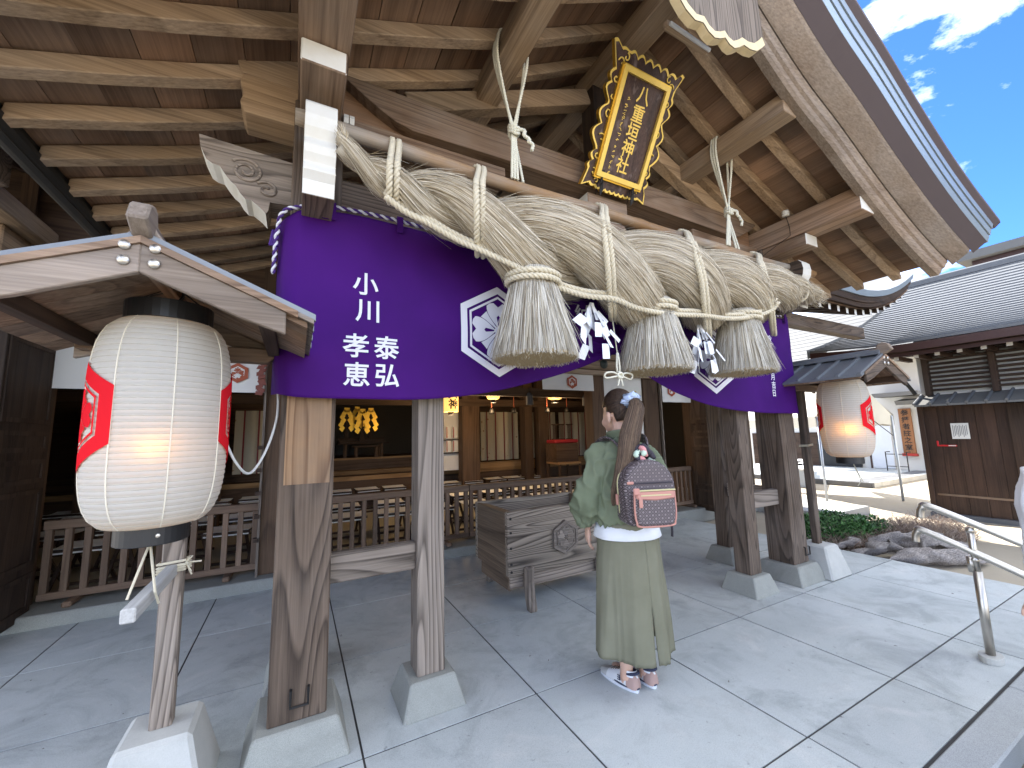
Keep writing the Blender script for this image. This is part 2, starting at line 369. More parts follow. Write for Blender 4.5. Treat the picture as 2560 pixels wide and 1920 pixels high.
# ================================================================ porch
XC = 2.09
porch = thing('shrine_porch', 'weathered timber gable porch of the shrine, standing on stone bases over the straw rope', 'porch', (XC, 2.3, 0))
PI_ = porch.matrix_basis.inverted() if False else None
def pp(mb, name, mat, **kw):
    """a part of the porch; geometry in world coordinates"""
    o = mb.build(name, mat, porch, **kw); o.location = (-XC, -2.3, 0); return o
ZR = [(-.3,4.55),(0,4.38),(1.0,3.81),(2.04,3.355),(2.7,3.085),(3.36,2.865)]
def zr(dx): return spline(ZR, abs(dx))
ZB = [(0,4.45),(.31,4.16),(.68,3.89),(1.01,3.69),(1.4,3.52),(1.91,3.265),(2.48,3.02),(2.9,2.88),(3.25,2.785)]
def zb(dx): return spline(ZB, abs(dx))
BX, TX, PYC = 2.04, 1.42, 2.305
for sx in (-1, 1):
    bx = XC+sx*BX; tx = XC+sx*TX
    for (px, py, h0, h1, ph, nm) in ((bx,PYC,.215,.165,.15,'base_stone'),(tx,PYC,.165,.118,.15,'base_stone'),(bx,2.92,.165,.118,.15,'base_stone')):
        b = MB(); b.frustum(px,py,-.004,ph,h0,h0,h1,h1); pp(b, nm, M['stone'], bevel=.008)
    pp(MB().box(bx-.118,bx+.118,PYC-.118,PYC+.118,.148,3.15), 'main_post', M['postz'], bevel=.007)
    pp(MB().box(tx-.074,tx+.074,PYC-.074,PYC+.074,.148,2.575), 'side_post', M['greyz'] if sx < 0 else M['postz'], bevel=.006)
    pp(MB().box(bx-.074,bx+.074,2.92-.074,2.92+.074,.148,3.0), 'rear_post', M['postz'], bevel=.006)
    a, b = sorted((bx-sx*.116, tx+sx*.073)); pp(MB().box(a,b,PYC-.034,PYC+.034,.675,.815), 'tie_rail', M['greyx'], bevel=.006)
    pp(MB().box(bx-.034,bx+.034,PYC+.117,2.92-.073,.675,.815), 'tie_rail', M['greyy'], bevel=.006)
    # wall plate (keta) with white end, and its bracket
    pp(MB().box(bx-.108,bx+.108,1.375,4.85,3.148,3.352, ms=[0,0,1,0,0,0]), 'wall_plate', [M['beamy'], M['white']], bevel=.004)
    pp(MB().box(bx-.095,bx+.095,1.80,2.62,3.035,3.146, ms=[0,0,1,0,0,0]), 'bracket_arm', [M['beamy'], M['white']], bevel=.006)
    # white wavy nose in front of the post
    pr = [(2.19,2.485),(1.93,2.485),(1.915,2.55),(1.885,2.585),(1.905,2.63),(1.882,2.665),(1.872,2.70),(1.897,2.745),(1.872,2.785),(1.862,2.84),(1.872,2.90),(1.90,2.93),(2.19,2.93)]
    pp(MB().prism(pr, 'x', bx-.068, bx+.068, 0, [1 if 1 <= i <= 10 else 0 for i in range(len(pr))]), 'white_nose', [M['posty'], M['white']], bevel=.003)
    # stacked beam ends beside the post
    for z0, z1, ex in ((3.02,3.228,-.31),(3.232,3.44,-.33)):
        prof = [(-.05,z0),(ex+.02,z0),(ex,z0+.05),(ex+.015,z0+.1),(ex-.005,z0+.16),(ex+.01,z1),(-.05,z1)]
        prof = [(bx+sx*(.05-q[0]), q[1]) for q in prof]
        pp(MB().prism(prof, 'y', 2.225, 2.41), 'beam_end', M['raftx'], bevel=.004)
    # carved nose of the tie beam, white underneath
    nb = [(-.0,2.80),(-.46,2.835),(-.452,2.775),(-.425,2.715),(-.400,2.700),(-.372,2.695),(-.345,2.655),(-.325,2.63),(-.305,2.615),(-.285,2.58),(-.262,2.555),(-.238,2.555),(-.21,2.535),(-.188,2.515),(-.175,2.50),(-.165,2.52),(-.16,2.565),(-.0,2.575)]
    nz = [(bx+sx*(.05-q[0]), q[1]) for q in nb]
    o = pp(MB().prism(nz, 'y', 2.225, 2.39, 0, [1 if 1 <= i <= 13 else 0 for i in range(len(nz))]), 'carved_nose', [M['greyx'] if sx < 0 else M['postx'], M['white']])
    for (cx, cz, r0, tn) in ((-.265,2.70,.072,1.9),(-.175,2.625,.05,1.3)):
        pts = []
        for i in range(40):
            t = i/39; a = .6+2*pi*tn*t; r = r0*(1-.82*t); pts.append((bx+sx*(.05-cx)+r*cos(a)*sx, 2.222, cz+r*sin(a)*.9))
        q = MB().tube(pts, .008, 5).build('carved_swirl', M['greyx'] if sx < 0 else M['postx'], o, smooth=True)
    # corbels under the rainbow beam
    a, b = (XC-BX+.116, 1.18) if sx < 0 else (3.05, XC+BX-.116)
    pp(MB().box(a,b,2.228,2.388,3.052,3.168), 'corbel_arm', M['beamx'], bevel=.005)
    # mid purlins
    px = XC+sx*1.01
    pp(MB().box(px-.08,px+.08,1.385,4.85,3.652,3.80), 'purlin', M['rafty'], bevel=.005)
pp(MB().box(2.0,2.18,1.385,4.85,4.16,4.33), 'ridge_beam', M['rafty'], bevel=.005)
# bare patch on the near post and iron staples
pp(MB().box(-.045,.150,2.1835,2.19,1.175,1.75), 'bare_wood_patch', M['honey'])
for x, y in ((.055,2.187),(4.215,2.187)):
    pp(MB().tube([(x-.035,y,.285),(x-.035,y-.012,.285),(x-.035,y-.012,.215),(x+.035,y-.012,.215),(x+.035,y-.012,.285),(x+.035,y,.285)], .006, 6), 'iron_staple', M['iron'])
# tie beam, rainbow beam
pp(MB().box(XC-BX+.117,XC+BX-.117,2.235,2.385,2.578,2.79), 'tie_beam', M['postx'], bevel=.006)
kz = []
x0, x1 = XC-BX+.117, XC+BX-.117
for i in range(41):
    x = x0+(x1-x0)*i/40; e = min(x-x0, x1-x); kz.append((x, 3.205+.03*sin(pi*(x-x0)/(x1-x0))+max(0, .2*(1-e/.36)**1.3 if e < .36 else 0)))
prof = [(x1,3.425)]+[(x0,3.425)]+kz
pp(MB().prism(prof, 'y', 2.222, 2.40), 'rainbow_beam', M['beamx'], bevel=.004)
for sx in (-1, 1):
    xx = XC+sx*(BX-.117); a, b = sorted((xx, xx-sx*.5)); pp(MB().box(a,b,2.30,2.33,3.17,3.41), 'spandrel_board', M['boardx'])
# frog-leg strut in the middle, white edges
for cx in (XC,):
    pr = [(cx-.34,2.792),(cx-.30,2.86),(cx-.21,2.93),(cx-.15,3.02),(cx-.16,3.06),(cx+.16,3.06),(cx+.15,3.02),(cx+.21,2.93),(cx+.30,2.86),(cx+.34,2.792)]
    pp(MB().prism(pr, 'y', 2.245, 2.375, 0, [1,1,1,1,0,1,1,1,1,0]), 'frog_leg_strut', [M['beamx'], M['white']])
    pp(MB().box(cx-.2,cx+.2,2.24,2.38,3.062,3.205,ms=[0,0,0,1,0,1]), 'bearing_block', [M['beamx'], M['white']], bevel=.006)
# gable strut and braces above the beam
pp(MB().box(2.0,2.18,2.24,2.40,3.427,4.16), 'gable_strut', M['dark'+'z'], bevel=.005)
for sx in (-1, 1): pp(MB().bar((XC+sx*1.55,2.33,3.45),(XC+sx*.1,2.33,4.08),.1,.13), 'gable_brace', M['raftx'], bevel=.005)
for y in (3.35,):
    pp(MB().bar((XC-BX,y,3.36),(XC+BX,y,3.36),.16,.2), 'cross_beam', M['raftx'], bevel=.006)
pp(MB().bar((XC-1.95,4.1,3.42),(XC+.02,3.3,4.12),.12,.14), 'hip_brace', M['beamx'])
# rafters: one mesh a side, shared
NR = 14
def rafter_mesh(sx):
    mb = MB(); pr = []
    for i in range(NR+1):
        dx = 3.345*i/NR; pr.append((XC+sx*dx, zr(dx)))
    e = pr[-1]; top = [(x, z+.085) for x, z in pr]; top[-1] = (e[0]-sx*.012, e[1]+.085)
    prof = pr+top[::-1]; return mb.prism(prof, 'y', -.036, .036)
RY = [1.66+.31*k for k in range(11)]
for sx in (-1, 1):
    me = None
    for k, y in enumerate(RY):
        if me is None:
            o = rafter_mesh(sx).build('rafter', M['raftx'], porch, bevel=.004); me = o.data
        else: o = obj('rafter', me, porch, .004)
        o.location = (-XC, y-2.3, 0)
    # soffit boards along the ridge direction
    nb_ = 17
    for i in range(nb_):
        a, b = 3.385*i/nb_, 3.385*(i+1)/nb_-.004; dz = .088+random.uniform(0,.006); t = .022; y0, y1 = 1.30, 4.9
        za, zc = zr(a)+dz, zr(b)+dz-random.uniform(0,.004)
        vs = [(XC+sx*a,y0,za),(XC+sx*b,y0,zc),(XC+sx*b,y1,zc),(XC+sx*a,y1,za),(XC+sx*a,y0,za+t),(XC+sx*b,y0,zc+t),(XC+sx*b,y1,zc+t),(XC+sx*a,y1,za+t)]
        pp(MB().add(vs, [(0,3,2,1),(4,5,6,7),(0,1,5,4),(1,2,6,5),(2,3,7,6),(3,0,4,7)]), 'roof_board', M['boardy'])
# bargeboards, soffit and metal edge swept along the gable curve
def sweep(prof, sx, d0, d1, n=28, curve=zb, m=0, close=True):
    mb = MB(); N = len(prof); o = 0
    for i in range(n+1):
        d = d0+(d1-d0)*i/n; z = curve(d)
        for (y, dz) in prof: mb.v.append((XC+sx*d, y, z+dz))
    for i in range(n):
        for k in range(N if close else N-1):
            k2 = (k+1) % N; mb.f.append((i*N+k, i*N+k2, (i+1)*N+k2, (i+1)*N+k)); mb.m.append(0)
    if close:
        mb.f.append(tuple(range(N))); mb.m.append(0); mb.f.append(tuple(n*N+k for k in reversed(range(N)))); mb.m.append(0)
    return mb
for sx in (-1, 1):
    pp(sweep([(1.395,.005),(1.335,0),(1.315,.02),(1.305,.05),(1.285,.06),(1.275,.085),(1.262,.10),(1.262,.30),(1.395,.30)], sx, 0, 3.25), 'bargeboard', M['bargex'])
    pp(sweep([(1.255,.108),(1.245,.112),(1.145,.182),(1.13,.20),(1.13,.36),(1.255,.36)], sx, 0, 3.33), 'outer_bargeboard', M['bargex'])
    pp(sweep([(1.128,.205),(1.035,.275),(1.035,.38),(1.128,.38)], sx, 0, 3.40), 'gable_soffit', M['roofdark'])
    for q, (ya, za, yb, zb_, nm) in enumerate(((1.033,.276,1.018,.325,0),(1.010,.335,1.0,.385,0),(.992,.392,.985,.43,0))):
        pp(sweep([(ya,za),(yb,zb_),(yb+.06,zb_),(ya+.05,za)], sx, 0, 3.42), 'edge_flashing', M['roofmetal'])
    pp(sweep([(.99,.436),(.955,.47),(.955,.495),(1.1,.56),(5.0,.56),(5.0,.40),(1.2,.40)], sx, 0, 3.50), 'roof_cover', M['roofdark'])
# pendant board at the gable tip
gp = [(1.72,4.1),(1.63,3.80),(1.66,3.66),(1.72,3.60),(1.79,3.57),(1.86,3.59),(1.90,3.555),(1.95,3.54),(2.00,3.56),(2.05,3.59),(2.085,3.565),(2.13,3.56),(2.18,3.59),(2.23,3.63),(2.29,3.63),(2.36,3.65),(2.42,3.70),(2.46,3.74),(2.44,4.1)]
gp = [(XC+(x-2.05)*1.0, z+.02) for x, z in gp]
ms = [1 if 1 <= i <= 16 else 0 for i in range(len(gp))]
pp(MB().prism(gp, 'y', 1.215, 1.26, 0, ms), 'gable_pendant', [M['greyz'], M['cream']])
gi = gp[2:18]; rim = MB()
lo = [(x, 1.21, z) for x, z in gi]; hi = [(x+(XC-x)*.06, 1.21, z+.045) for x, z in gi]
rim.add(lo+hi, [(i, i+1, len(lo)+i+1, len(lo)+i) for i in range(len(lo)-1)])
pp(rim, 'pendant_edge', M['cream'], fix=False)
# gutter along the left eave
gt = [(-1.30+.065*cos(a), 2.90+.06*sin(a)) for a in [pi+pi*k/8 for k in range(9)]]; gt += [(-1.30+.058*cos(a), 2.902+.053*sin(a)) for a in [2*pi-pi*k/8 for k in range(9)]]
pp(MB().prism(gt, 'y', 1.2, 4.4), 'gutter', M['gutter'])
pp(MB().box(-1.268,-1.262,1.3,4.9,2.84,3.03), 'eave_fascia', M['gutter'])
# bolts, insulator and wire, fluorescent tube
for x in (.176, .205): pp(MB().tube([(x-.012,2.18,3.10),(x+.012,2.18,3.10)], .035, 8), 'bolt_cap', M['white'])
ins = thing('insulator', 'small white porcelain insulator with hanging wire on the right wall plate', 'insulator', (4.0,1.93,3.36))
MB().lathe([(0,-.03),(.03,-.03),(.034,-.015),(.024,-.008),(.034,0),(.03,.02),(.0,.03)], (0,0,.03), 12).build('porcelain_body', M['white'], ins, smooth=True)
MB().tube([(0,0,0),(.0,-.02,-.12),(.0,-.02,-.2),(-.01,.2,-.28),(-.01,.36,-.36)], .003, 5).build('wire', M['iron'], ins)
fl_ = thing('fluorescent_lamp', 'slim white fluorescent tube under the gable behind the pendant board', 'lamp', (2.2,1.5,3.95))
MB().tube([(-.19,0,.01),(.19,0,-.005)], .013, 10).build('tube', plain('white_glass', (.85,.86,.86), .25), fl_, smooth=True)
MB().box(-.2,.2,.012,.05,.0,.05).build('batten', M['raftx'], fl_, bevel=.004)
# ================================================================ worship hall
HY = 4.85
hall = thing('worship_hall', 'dark timber worship hall behind the porch, open at the front', 'hall', (XC, HY, 0))
def hp(mb, name, mat, parent=None, **kw):
    o = mb.build(name, mat, parent or hall, **kw)
    if parent is None: o.location = (-XC, -HY, 0)
    return o
M['plaster'] = plain('white_plaster', (.74,.73,.7), .85, 0, .12, 2.5)
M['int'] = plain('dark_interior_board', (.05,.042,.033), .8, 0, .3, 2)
M['mat'] = plain('pale_tatami_floor', (.36,.33,.25), .75, 0, .2, 5)
hp(MB().box(-3.6,7.8,4.615,5.05,GZ,.1), 'stone_sill', M['stone'], bevel=.012)
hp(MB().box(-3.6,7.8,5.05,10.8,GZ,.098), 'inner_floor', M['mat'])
for a, b, z1 in ((-.285,-.075,2.32),(3.9,4.14,2.32),(4.96,5.28,2.32),(-2.05,-1.86,2.6),(6.08,6.26,2.6),(-3.4,-3.2,2.6),(7.3,7.5,2.6)):
    hp(MB().box(a,b,4.76,4.96,.1,z1), 'hall_post', M['hallz'], bevel=.006)
# weather-worn door track strips beside the openings
for x in (-.30, 5.30): hp(MB().box(x,x+.02,4.72,4.76,.1,2.25), 'door_track', M['greyz'])
for k in range(5): hp(MB().box(-.33,-.285,4.70,4.78,.42+.22*k,.455+.22*k), 'shutter_bracket', M['darkz'])
hp(MB().box(4.14,4.96,4.80,4.93,.1,2.32), 'wall_panel', M['plaster'])
hp(MB().box(-3.6,-2.05,4.82,4.94,.1,2.32), 'wall_panel', M['darkz'])
hp(MB().box(6.26,7.8,4.82,4.94,.1,2.32), 'wall_panel', M['darkz'])
hp(MB().tube([(-3.7,4.68,2.395),(7.9,4.68,2.395)], .078, 14), 'round_lintel', M['raftx'], smooth=True)
hp(MB().box(-3.6,7.8,4.66,4.75,2.24,2.31), 'lintel_board', M['raftx'], bevel=.005)
hp(MB().box(-3.7,7.9,4.62,4.80,2.475,2.60), 'frieze_beam', M['raftx'], bevel=.005)
for x in (-2.03, -.18, 4.02, 5.12, 6.17):
    hp(MB().lathe([(.0,0),(.07,0),(.068,.012),(.05,.016),(.046,.026),(.026,.03),(.02,.04),(0,.042)], n=20).xf(Matrix.Translation((x,4.603,2.395)) @ Matrix.Rotation(pi/2,4,'X')), 'bronze_nail_cover', plain('green_bronze', (.07,.085,.075), .5, .5, .3), smooth=True)
hp(MB().box(-3.7,7.9,4.80,4.92,2.60,4.6), 'upper_wall', M['hallx'])
for x in [-3.3+.6*i for i in range(19)]: hp(MB().box(x-.05,x+.05,4.77,4.80,2.6,4.2), 'wall_batten', M['hallz'])
# inside
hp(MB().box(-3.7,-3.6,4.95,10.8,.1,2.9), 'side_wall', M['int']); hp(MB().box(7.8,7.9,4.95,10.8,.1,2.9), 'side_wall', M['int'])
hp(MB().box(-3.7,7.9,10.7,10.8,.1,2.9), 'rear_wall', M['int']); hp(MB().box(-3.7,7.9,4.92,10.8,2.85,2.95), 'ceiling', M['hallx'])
hp(MB().box(-3.6,7.8,8.3,9.25,.1,.66), 'dais_step', M['hallx']); hp(MB().box(-3.6,7.8,8.27,8.3,.60,.68), 'dais_lit_nosing', M['warm'])  # nosings coloured pale and warm for the gold light on step edges
hp(MB().box(-.3,2.9,9.2,10.7,.1,.98), 'dais_step', M['hallx']); hp(MB().box(-.3,2.9,9.17,9.2,.945,.985), 'dais_lit_nosing', M['warm'])
hp(MB().box(-.3,2.9,8.9,9.17,.66,.74), 'dais_step', M['warm'])
for x0, x1 in ((2.92,3.30),(4.36,4.56),(4.72,4.98),(-1.2,-1.0),(-2.6,-2.3)):
    hp(MB().box(x0,x1,7.62,7.85,.1,2.85), 'inner_post', M['hallz'], bevel=.008)
for z0, z1, y in ((2.0,2.14,5.7),(1.98,2.12,7.6)): hp(MB().box(-3.6,7.8,y,y+.1,z0,z1), 'inner_beam', M['hallx'])
hp(MB().box(3.3,7.8,8.9,9.0,.66,2.85), 'inner_partition', M['hallx']); hp(MB().box(-3.6,-.3,8.9,9.0,.66,2.85), 'inner_partition', M['hallx'])
hp(MB().box(3.35,6.6,8.28,8.38,.62,.80), 'curtain_sill', M['warm'])
# opened door leaves, hinged at the ends of the bays
def door_leaf(hx, sgn):
    d = hp(MB().box(hx-.025,hx+.025,4.10,4.80,.06,2.26), 'door', M['darkz'] if sgn < 0 else M['hallz'], bevel=.004)
    for z0, z1 in ((.12,.40),(.46,1.05),(1.10,1.28),(1.34,1.5),(1.56,2.18)):
        for xx in ((hx+.025, hx+.034), (hx-.034, hx-.025)):
            for (ya, yb, za, zb2) in ((4.13,4.18,z0,z1),(4.72,4.77,z0,z1),(4.18,4.72,z0,z0+.035),(4.18,4.72,z1-.035,z1)):
                hp(MB().box(min(xx),max(xx),ya,yb,za,zb2), 'door_rail', M['darkz'] if sgn < 0 else M['hallz'], d)
    return d
door_leaf(-1.84, -1); door_leaf(6.07, 1)
hp(MB().box(-2.14,-2.09,3.78,4.8,.06,2.3), 'door', M['darkz'], bevel=.004)
for z in (.8, 1.75):
    hp(MB().box(-2.085,-2.07,3.8,3.86,z,z+.14), 'hinge_plate', plain('worn_brass', (.5,.42,.36), .45, .6)); 
# eaves: soffit, rafters with white ends, roof
def zE(x):
    e = max(0, x-7.0, -2.8-x); return 3.0+.13*e*e
def zs(x, y): return zE(x)+(y-2.7)*.34
for xa, xb, n in ((-5.2,-1.45,12),(5.62,9.1,12)):
    hp(MB().grid(lambda u, v: (xa+(xb-xa)*u, 2.66+2.2*v, zs(xa+(xb-xa)*u, 2.66+2.2*v)+.10), n, 2), 'eave_soffit', M['boardx'], fix=False)
    x = xa+.12
    while x < xb:
        mb = MB()
        mb.add([(x-.032,2.72,zs(x,2.72)),(x+.032,2.72,zs(x,2.72)),(x+.032,4.8,zs(x,4.8)),(x-.032,4.8,zs(x,4.8)),(x-.032,2.72,zs(x,2.72)+.085),(x+.032,2.72,zs(x,2.72)+.085),(x+.032,4.8,zs(x,4.8)+.085),(x-.032,4.8,zs(x,4.8)+.085)], [(0,3,2,1),(4,5,6,7),(1,2,6,5),(2,3,7,6),(3,0,4,7)])
        mb.add([(x-.032,2.718,zs(x,2.72)),(x+.032,2.718,zs(x,2.72)),(x+.032,2.718,zs(x,2.72)+.085),(x-.032,2.718,zs(x,2.72)+.085)], [(0,1,2,3)], 1)
        hp(mb, 'eave_rafter', [M['darky'], M['white']]); x += .25
    # layered roof edge
    for k, (y, dz0, dz1, mt) in enumerate(((2.64,.115,.17,'darkx'),(2.60,.175,.25,'darkx'),(2.56,.255,.34,'roofmetal'))):
        hp(MB().grid(lambda u, v: (xa+(xb-xa)*u, y+.02*(1-v), zE(xa+(xb-xa)*u)+dz0+(dz1-dz0)*v), 24, 1), 'eave_edge', M[mt], fix=False)
        hp(MB().grid(lambda u, v: (xa+(xb-xa)*u, y+.02+.12*v, zE(xa+(xb-xa)*u)+dz0), 24, 1), 'eave_edge', M[mt], fix=False)
    hp(MB().box(xa,min(xb,8.15),2.98,3.12,2.80,2.975), 'eave_purlin', M['postx'], bevel=.006)
def zroof(x, y): t = (y-2.56)/5.6; return zE(x)*(1-t)+t*3.0+.34+2.0*t+2.5*t*t
M['shingle'] = plain('grey_shingle', (.23,.24,.25), .8, 0, .3, 6)
hp(MB().grid(lambda u, v: (-5.2+3.75*u, 2.56+2.45*v, zroof(-5.2+3.75*u, 2.56+2.45*v)), 12, 8), 'roof', M['shingle'], fix=False)
hp(MB().grid(lambda u, v: (5.62+3.48*u, 2.56+2.45*v, zroof(5.62+3.48*u, 2.56+2.45*v)), 12, 8), 'roof', M['shingle'], fix=False)
hp(MB().grid(lambda u, v: (-5.2+14.3*u, 5.0+(8.1-5.0)*v, zroof(2, 5.0+3.1*v)), 4, 8), 'roof', M['shingle'], fix=False)
hp(MB().grid(lambda u, v: (-5.2+14.3*u, 8.1+5.5*v, zroof(2, 8.1-5.5*v)), 4, 8), 'roof', M['shingle'], fix=False)
for x in (-5.0, 8.4): hp(MB().prism([(4.9,3.6),(8.1,zroof(2,8.1)),(11.5,3.6),(11.5,2.9),(4.9,2.9)], 'x', x, x+.1), 'gable_wall', M['darkx'])
hp(MB().box(-3.7,7.9,4.93,5.1,2.9,4.7), 'upper_wall', M['hallx'])
hp(MB().box(-2.35,-2.0,4.3,4.8,2.62,3.05), 'eave_bracket', M['rafty'], bevel=.01)
hp(MB().box(-2.5,-1.9,3.6,4.8,3.06,3.22), 'eave_bracket', M['rafty'], bevel=.01)
# ---------------------------------------------------------------- low fences
def fence(x0, x1, label, n):
    f = thing('railing_fence', label, 'fence', ((x0+x1)/2, 4.86, .1), group='low fences across the hall front'); w = (x1-x0)/2
    MB().box(-w,w,-.035,.035,.60,.67).build('top_rail', M['fencex'], f, bevel=.004); MB().box(-w,w,-.03,.03,.045,.10).build('bottom_rail', M['fencex'], f, bevel=.004)
    me = None
    for i in range(n):
        x = -w+.03+(2*w-.06)*i/(n-1)
        if me is None: o = MB().box(-.022,.022,-.022,.022,.098,.602).build('baluster', M['fencez'], f); me = o.data
        else: o = obj('baluster', me, f)
        o.location = (x, 0, 0)
    for s_ in (-.7, .7): MB().box(s_*w-.03,s_*w+.03,-.16,.16,0,.045).build('foot', M['fencey'], f, bevel=.01)
fence(-1.80, -.30, 'low brown railing fence behind the big left lantern', 13)
fence(-.06, 1.93, 'low brown railing fence left of the offertory box', 17)
fence(1.94, 3.88, 'low brown railing fence behind the offertory box', 17)
fence(5.33, 6.04, 'short low brown railing fence beside the right door leaf', 7)
# ---------------------------------------------------------------- folding stools
M['cloth'] = plain('white_canvas', (.86,.85,.8), .85, 0, .15, 6)
def stool():
    s = thing('folding_stool', 'x', 'stool')
    def seat(u, v): return (-.19+.38*u, -.17+.34*v, .395-.012*sin(pi*v))
    MB().grid(seat, 2, 6).build('seat', M['cloth'], s, fix=False)
    MB().grid(lambda u, v: (-.19+.38*u, -.172, .395-.045*v), 2, 1).build('seat_hem', M['cloth'], s, fix=False)
    for y in (-.172, .172): MB().box(-.2,.2,y-.014,y+.014,.366,.392).build('seat_rail', M['darkx'], s)
    for x in (-.18, .18):
        for t in (-1, 1): MB().bar((x+.012*t,t*.172,.375),(x+.012*t,-t*.172,.012),.018,.028,(1,0,0)).build('leg', M['darky'], s)
    for y in (-.17, .17): MB().box(-.2,.2,y-.014,y+.014,0,.024).build('foot_rail', M['darkx'], s)
    return s
st0 = stool(); first = True
rows = [(5.22, [-1.66,-1.12,-.57,.56,1.09,1.64,2.19,2.75,3.32,3.8], 'front row'), (6.05, [-2.15,-1.6,-1.03,-.52,.05,.61,1.2,1.75,2.31,2.86,3.37,3.75,4.17], 'second row'),
        (7.05, [-2.33,-1.7,-.98,-.5], 'third row'), (7.78, [-2.67,-1.05,-.55,.7,1.16,1.63,2.2,2.7,3.16,3.7,4.12,4.58], 'back row')]
ORD = ['first','second','third','fourth','fifth','sixth','seventh','eighth','ninth']
for y, xs, nm in rows:
    cnt = {}
    for x in xs:
        s_ = st0 if first else copy_tree(st0); first = False
        s_.location = (x, y+random.uniform(-.04,.04), .1); s_.rotation_euler = (0, 0, random.uniform(-.08,.08))
        wh = 'left of the near post' if x < -.2 else ('between the two left posts' if x < 1.35 else 'behind the offertory box')
        cnt[wh] = cnt.get(wh, -1)+1; tag(s_, f'white canvas stool, {ORD[cnt[wh]]} from left in the {nm}, {wh}', 'stool', 'folding stools in the hall')
# ---------------------------------------------------------------- small white crest banners under the lintel
M['wcloth'] = plain('white_banner_cloth', (.68,.67,.65), .85, 0, .1, 4)
M['rust'] = plain('rust_print', (.36,.085,.04), .8)
M['wprint'] = plain('white_print', (.72,.71,.69), .8)
def flat_part(name, vf, mat, parent, mapf):
    v, f_ = vf; mb = MB(); mb.add([mapf(a, b) for a, b in v], f_); return mb.build(name, mat, parent, fix=False)
def crest_banner(x0, x1, z0, z1, crests, label, y=4.72):
    b = thing('crest_banner', label, 'banner', ((x0+x1)/2, y, z0), group='small crest banners under the lintel'); cx = (x0+x1)/2
    MB().grid(lambda u, v: (x0-cx+(x1-x0)*u, .008*sin(u*17)*v, (z1-z0)*(1-v)), 24, 6).build('cloth', M['wcloth'], b, fix=False)
    for c in crests:
        zc = (z1-z0)*.5
        flat_part('crest', poly2d([hexagon(.10)]), M['rust'], b, lambda a, q: (c-cx+a, -.014, zc+q))
        flat_part('crest_flower', poly2d([hexagon(.066), hexagon(.058)]+[[(p*.05/.05, q) for p, q in l] for l in flower(.05)]), M['wprint'], b, lambda a, q: (c-cx+a, -.018, zc+q))
    return b
crest_banner(-1.82, -.30, 1.86, 2.24, (-1.45,-.53), 'white banner with rust hexagon crest under the lintel behind the left lantern')
crest_banner(3.0, 3.9, 2.0, 2.24, (3.5,), 'white banner with rust hexagon crest above the offertory box')
crest_banner(5.34, 6.02, 1.86, 2.24, (5.55,), 'white banner with rust hexagon crest in the right bay')
tg = thing('paper_garland', 'string of dark red folded paper charms hanging by the left hall post', 'garland', (-.33,4.66,1.85))
MB().tube([(0,0,0),(0,0,.42)], .004, 5).build('string', M['iron'], tg)
rg = random.Random(3); gm = plain('dark_red_paper', (.22,.05,.03), .6, 0, .5, 30)
for k in range(14):
    q = MB().obox((rg.uniform(-.02,.02), rg.uniform(-.02,.01), .42*k/13), (.03,0,rg.uniform(-.012,.012)), (0,.01,0), (rg.uniform(-.01,.01),0,.018)); q.build('paper_charm', gm, tg)
# notices on the plaster panel
M['paper'] = plain('white_paper', (.72,.72,.68), .8, 0, .1); M['ink'] = plain('grey_ink', (.16,.16,.17), .8); M['yell'] = plain('yellow_print', (.55,.43,.12), .8)
for (xa, xb, za, zb2, lab, big) in ((4.33,4.9,1.70,2.1,'yellow and white notice sheet pinned on the wall panel behind the woman',1),(4.36,4.86,1.27,1.62,'white notice sheet with small grey pictures under the yellow one',0),(4.30,4.45,1.62,1.72,'small white paper slip above her hair bun on the panel',0)):
    t = thing('notice', lab, 'notice', ((xa+xb)/2, 4.795, za)); w, h = (xb-xa)/2, zb2-za
    MB().box(-w,w,-.003,.003,0,h).build('sheet', M['paper'], t)
    rn = random.Random(int(xa*100))
    for r in range(3):
        for c in range(4):
            if w < .1: continue
            a = -w+.03+c*(2*w-.06)/4; z = .03+r*(h-.05)/3
            MB().box(a,a+(2*w-.06)/4*rn.uniform(.5,.85),-.005,-.0035,z,z+(h-.05)/3*rn.uniform(.3,.75)).build('print', M['yell'] if big and rn.random() < .6 else M['ink'], t)
# ---------------------------------------------------------------- inside: altar, gohei, curtains, lanterns
def table(name, label, x0, x1, y, z0, z1, d=.4, legs=2):
    t = thing(name, label, 'table', ((x0+x1)/2, y, z0)); w = (x1-x0)/2; h = z1-z0
    MB().box(-w,w,-d/2,d/2,h-.03,h).build('table_top', M['darkx'], t, bevel=.004)
    for s_ in (-1, 1):
        for e in (-1, 1): MB().box(s_*(w*.72)-.02,s_*(w*.72)+.02,e*d*.4-.02,e*d*.4+.02,0,h-.03).build('leg', M['hallz'], t)
    return t
table('offering_table', 'long dark offering table under the golden paper wands', .78, 1.8, 9.35, .985, 1.30)
table('low_table', 'low dark table in front of the offering table', 1.05, 1.62, 9.22, .985, 1.23, .2)
for k, (x0, x1, z) in enumerate(((.82,1.74,1.345),(.80,1.76,1.40))):
    tag(MB().box(x0,x1,9.42+.1*k,9.58+.1*k,1.302+.05*k,z).build('altar_shelf', M['darkx']), ('lower' if k == 0 else 'upper')+' dark shelf board on the offering table', 'shelf')
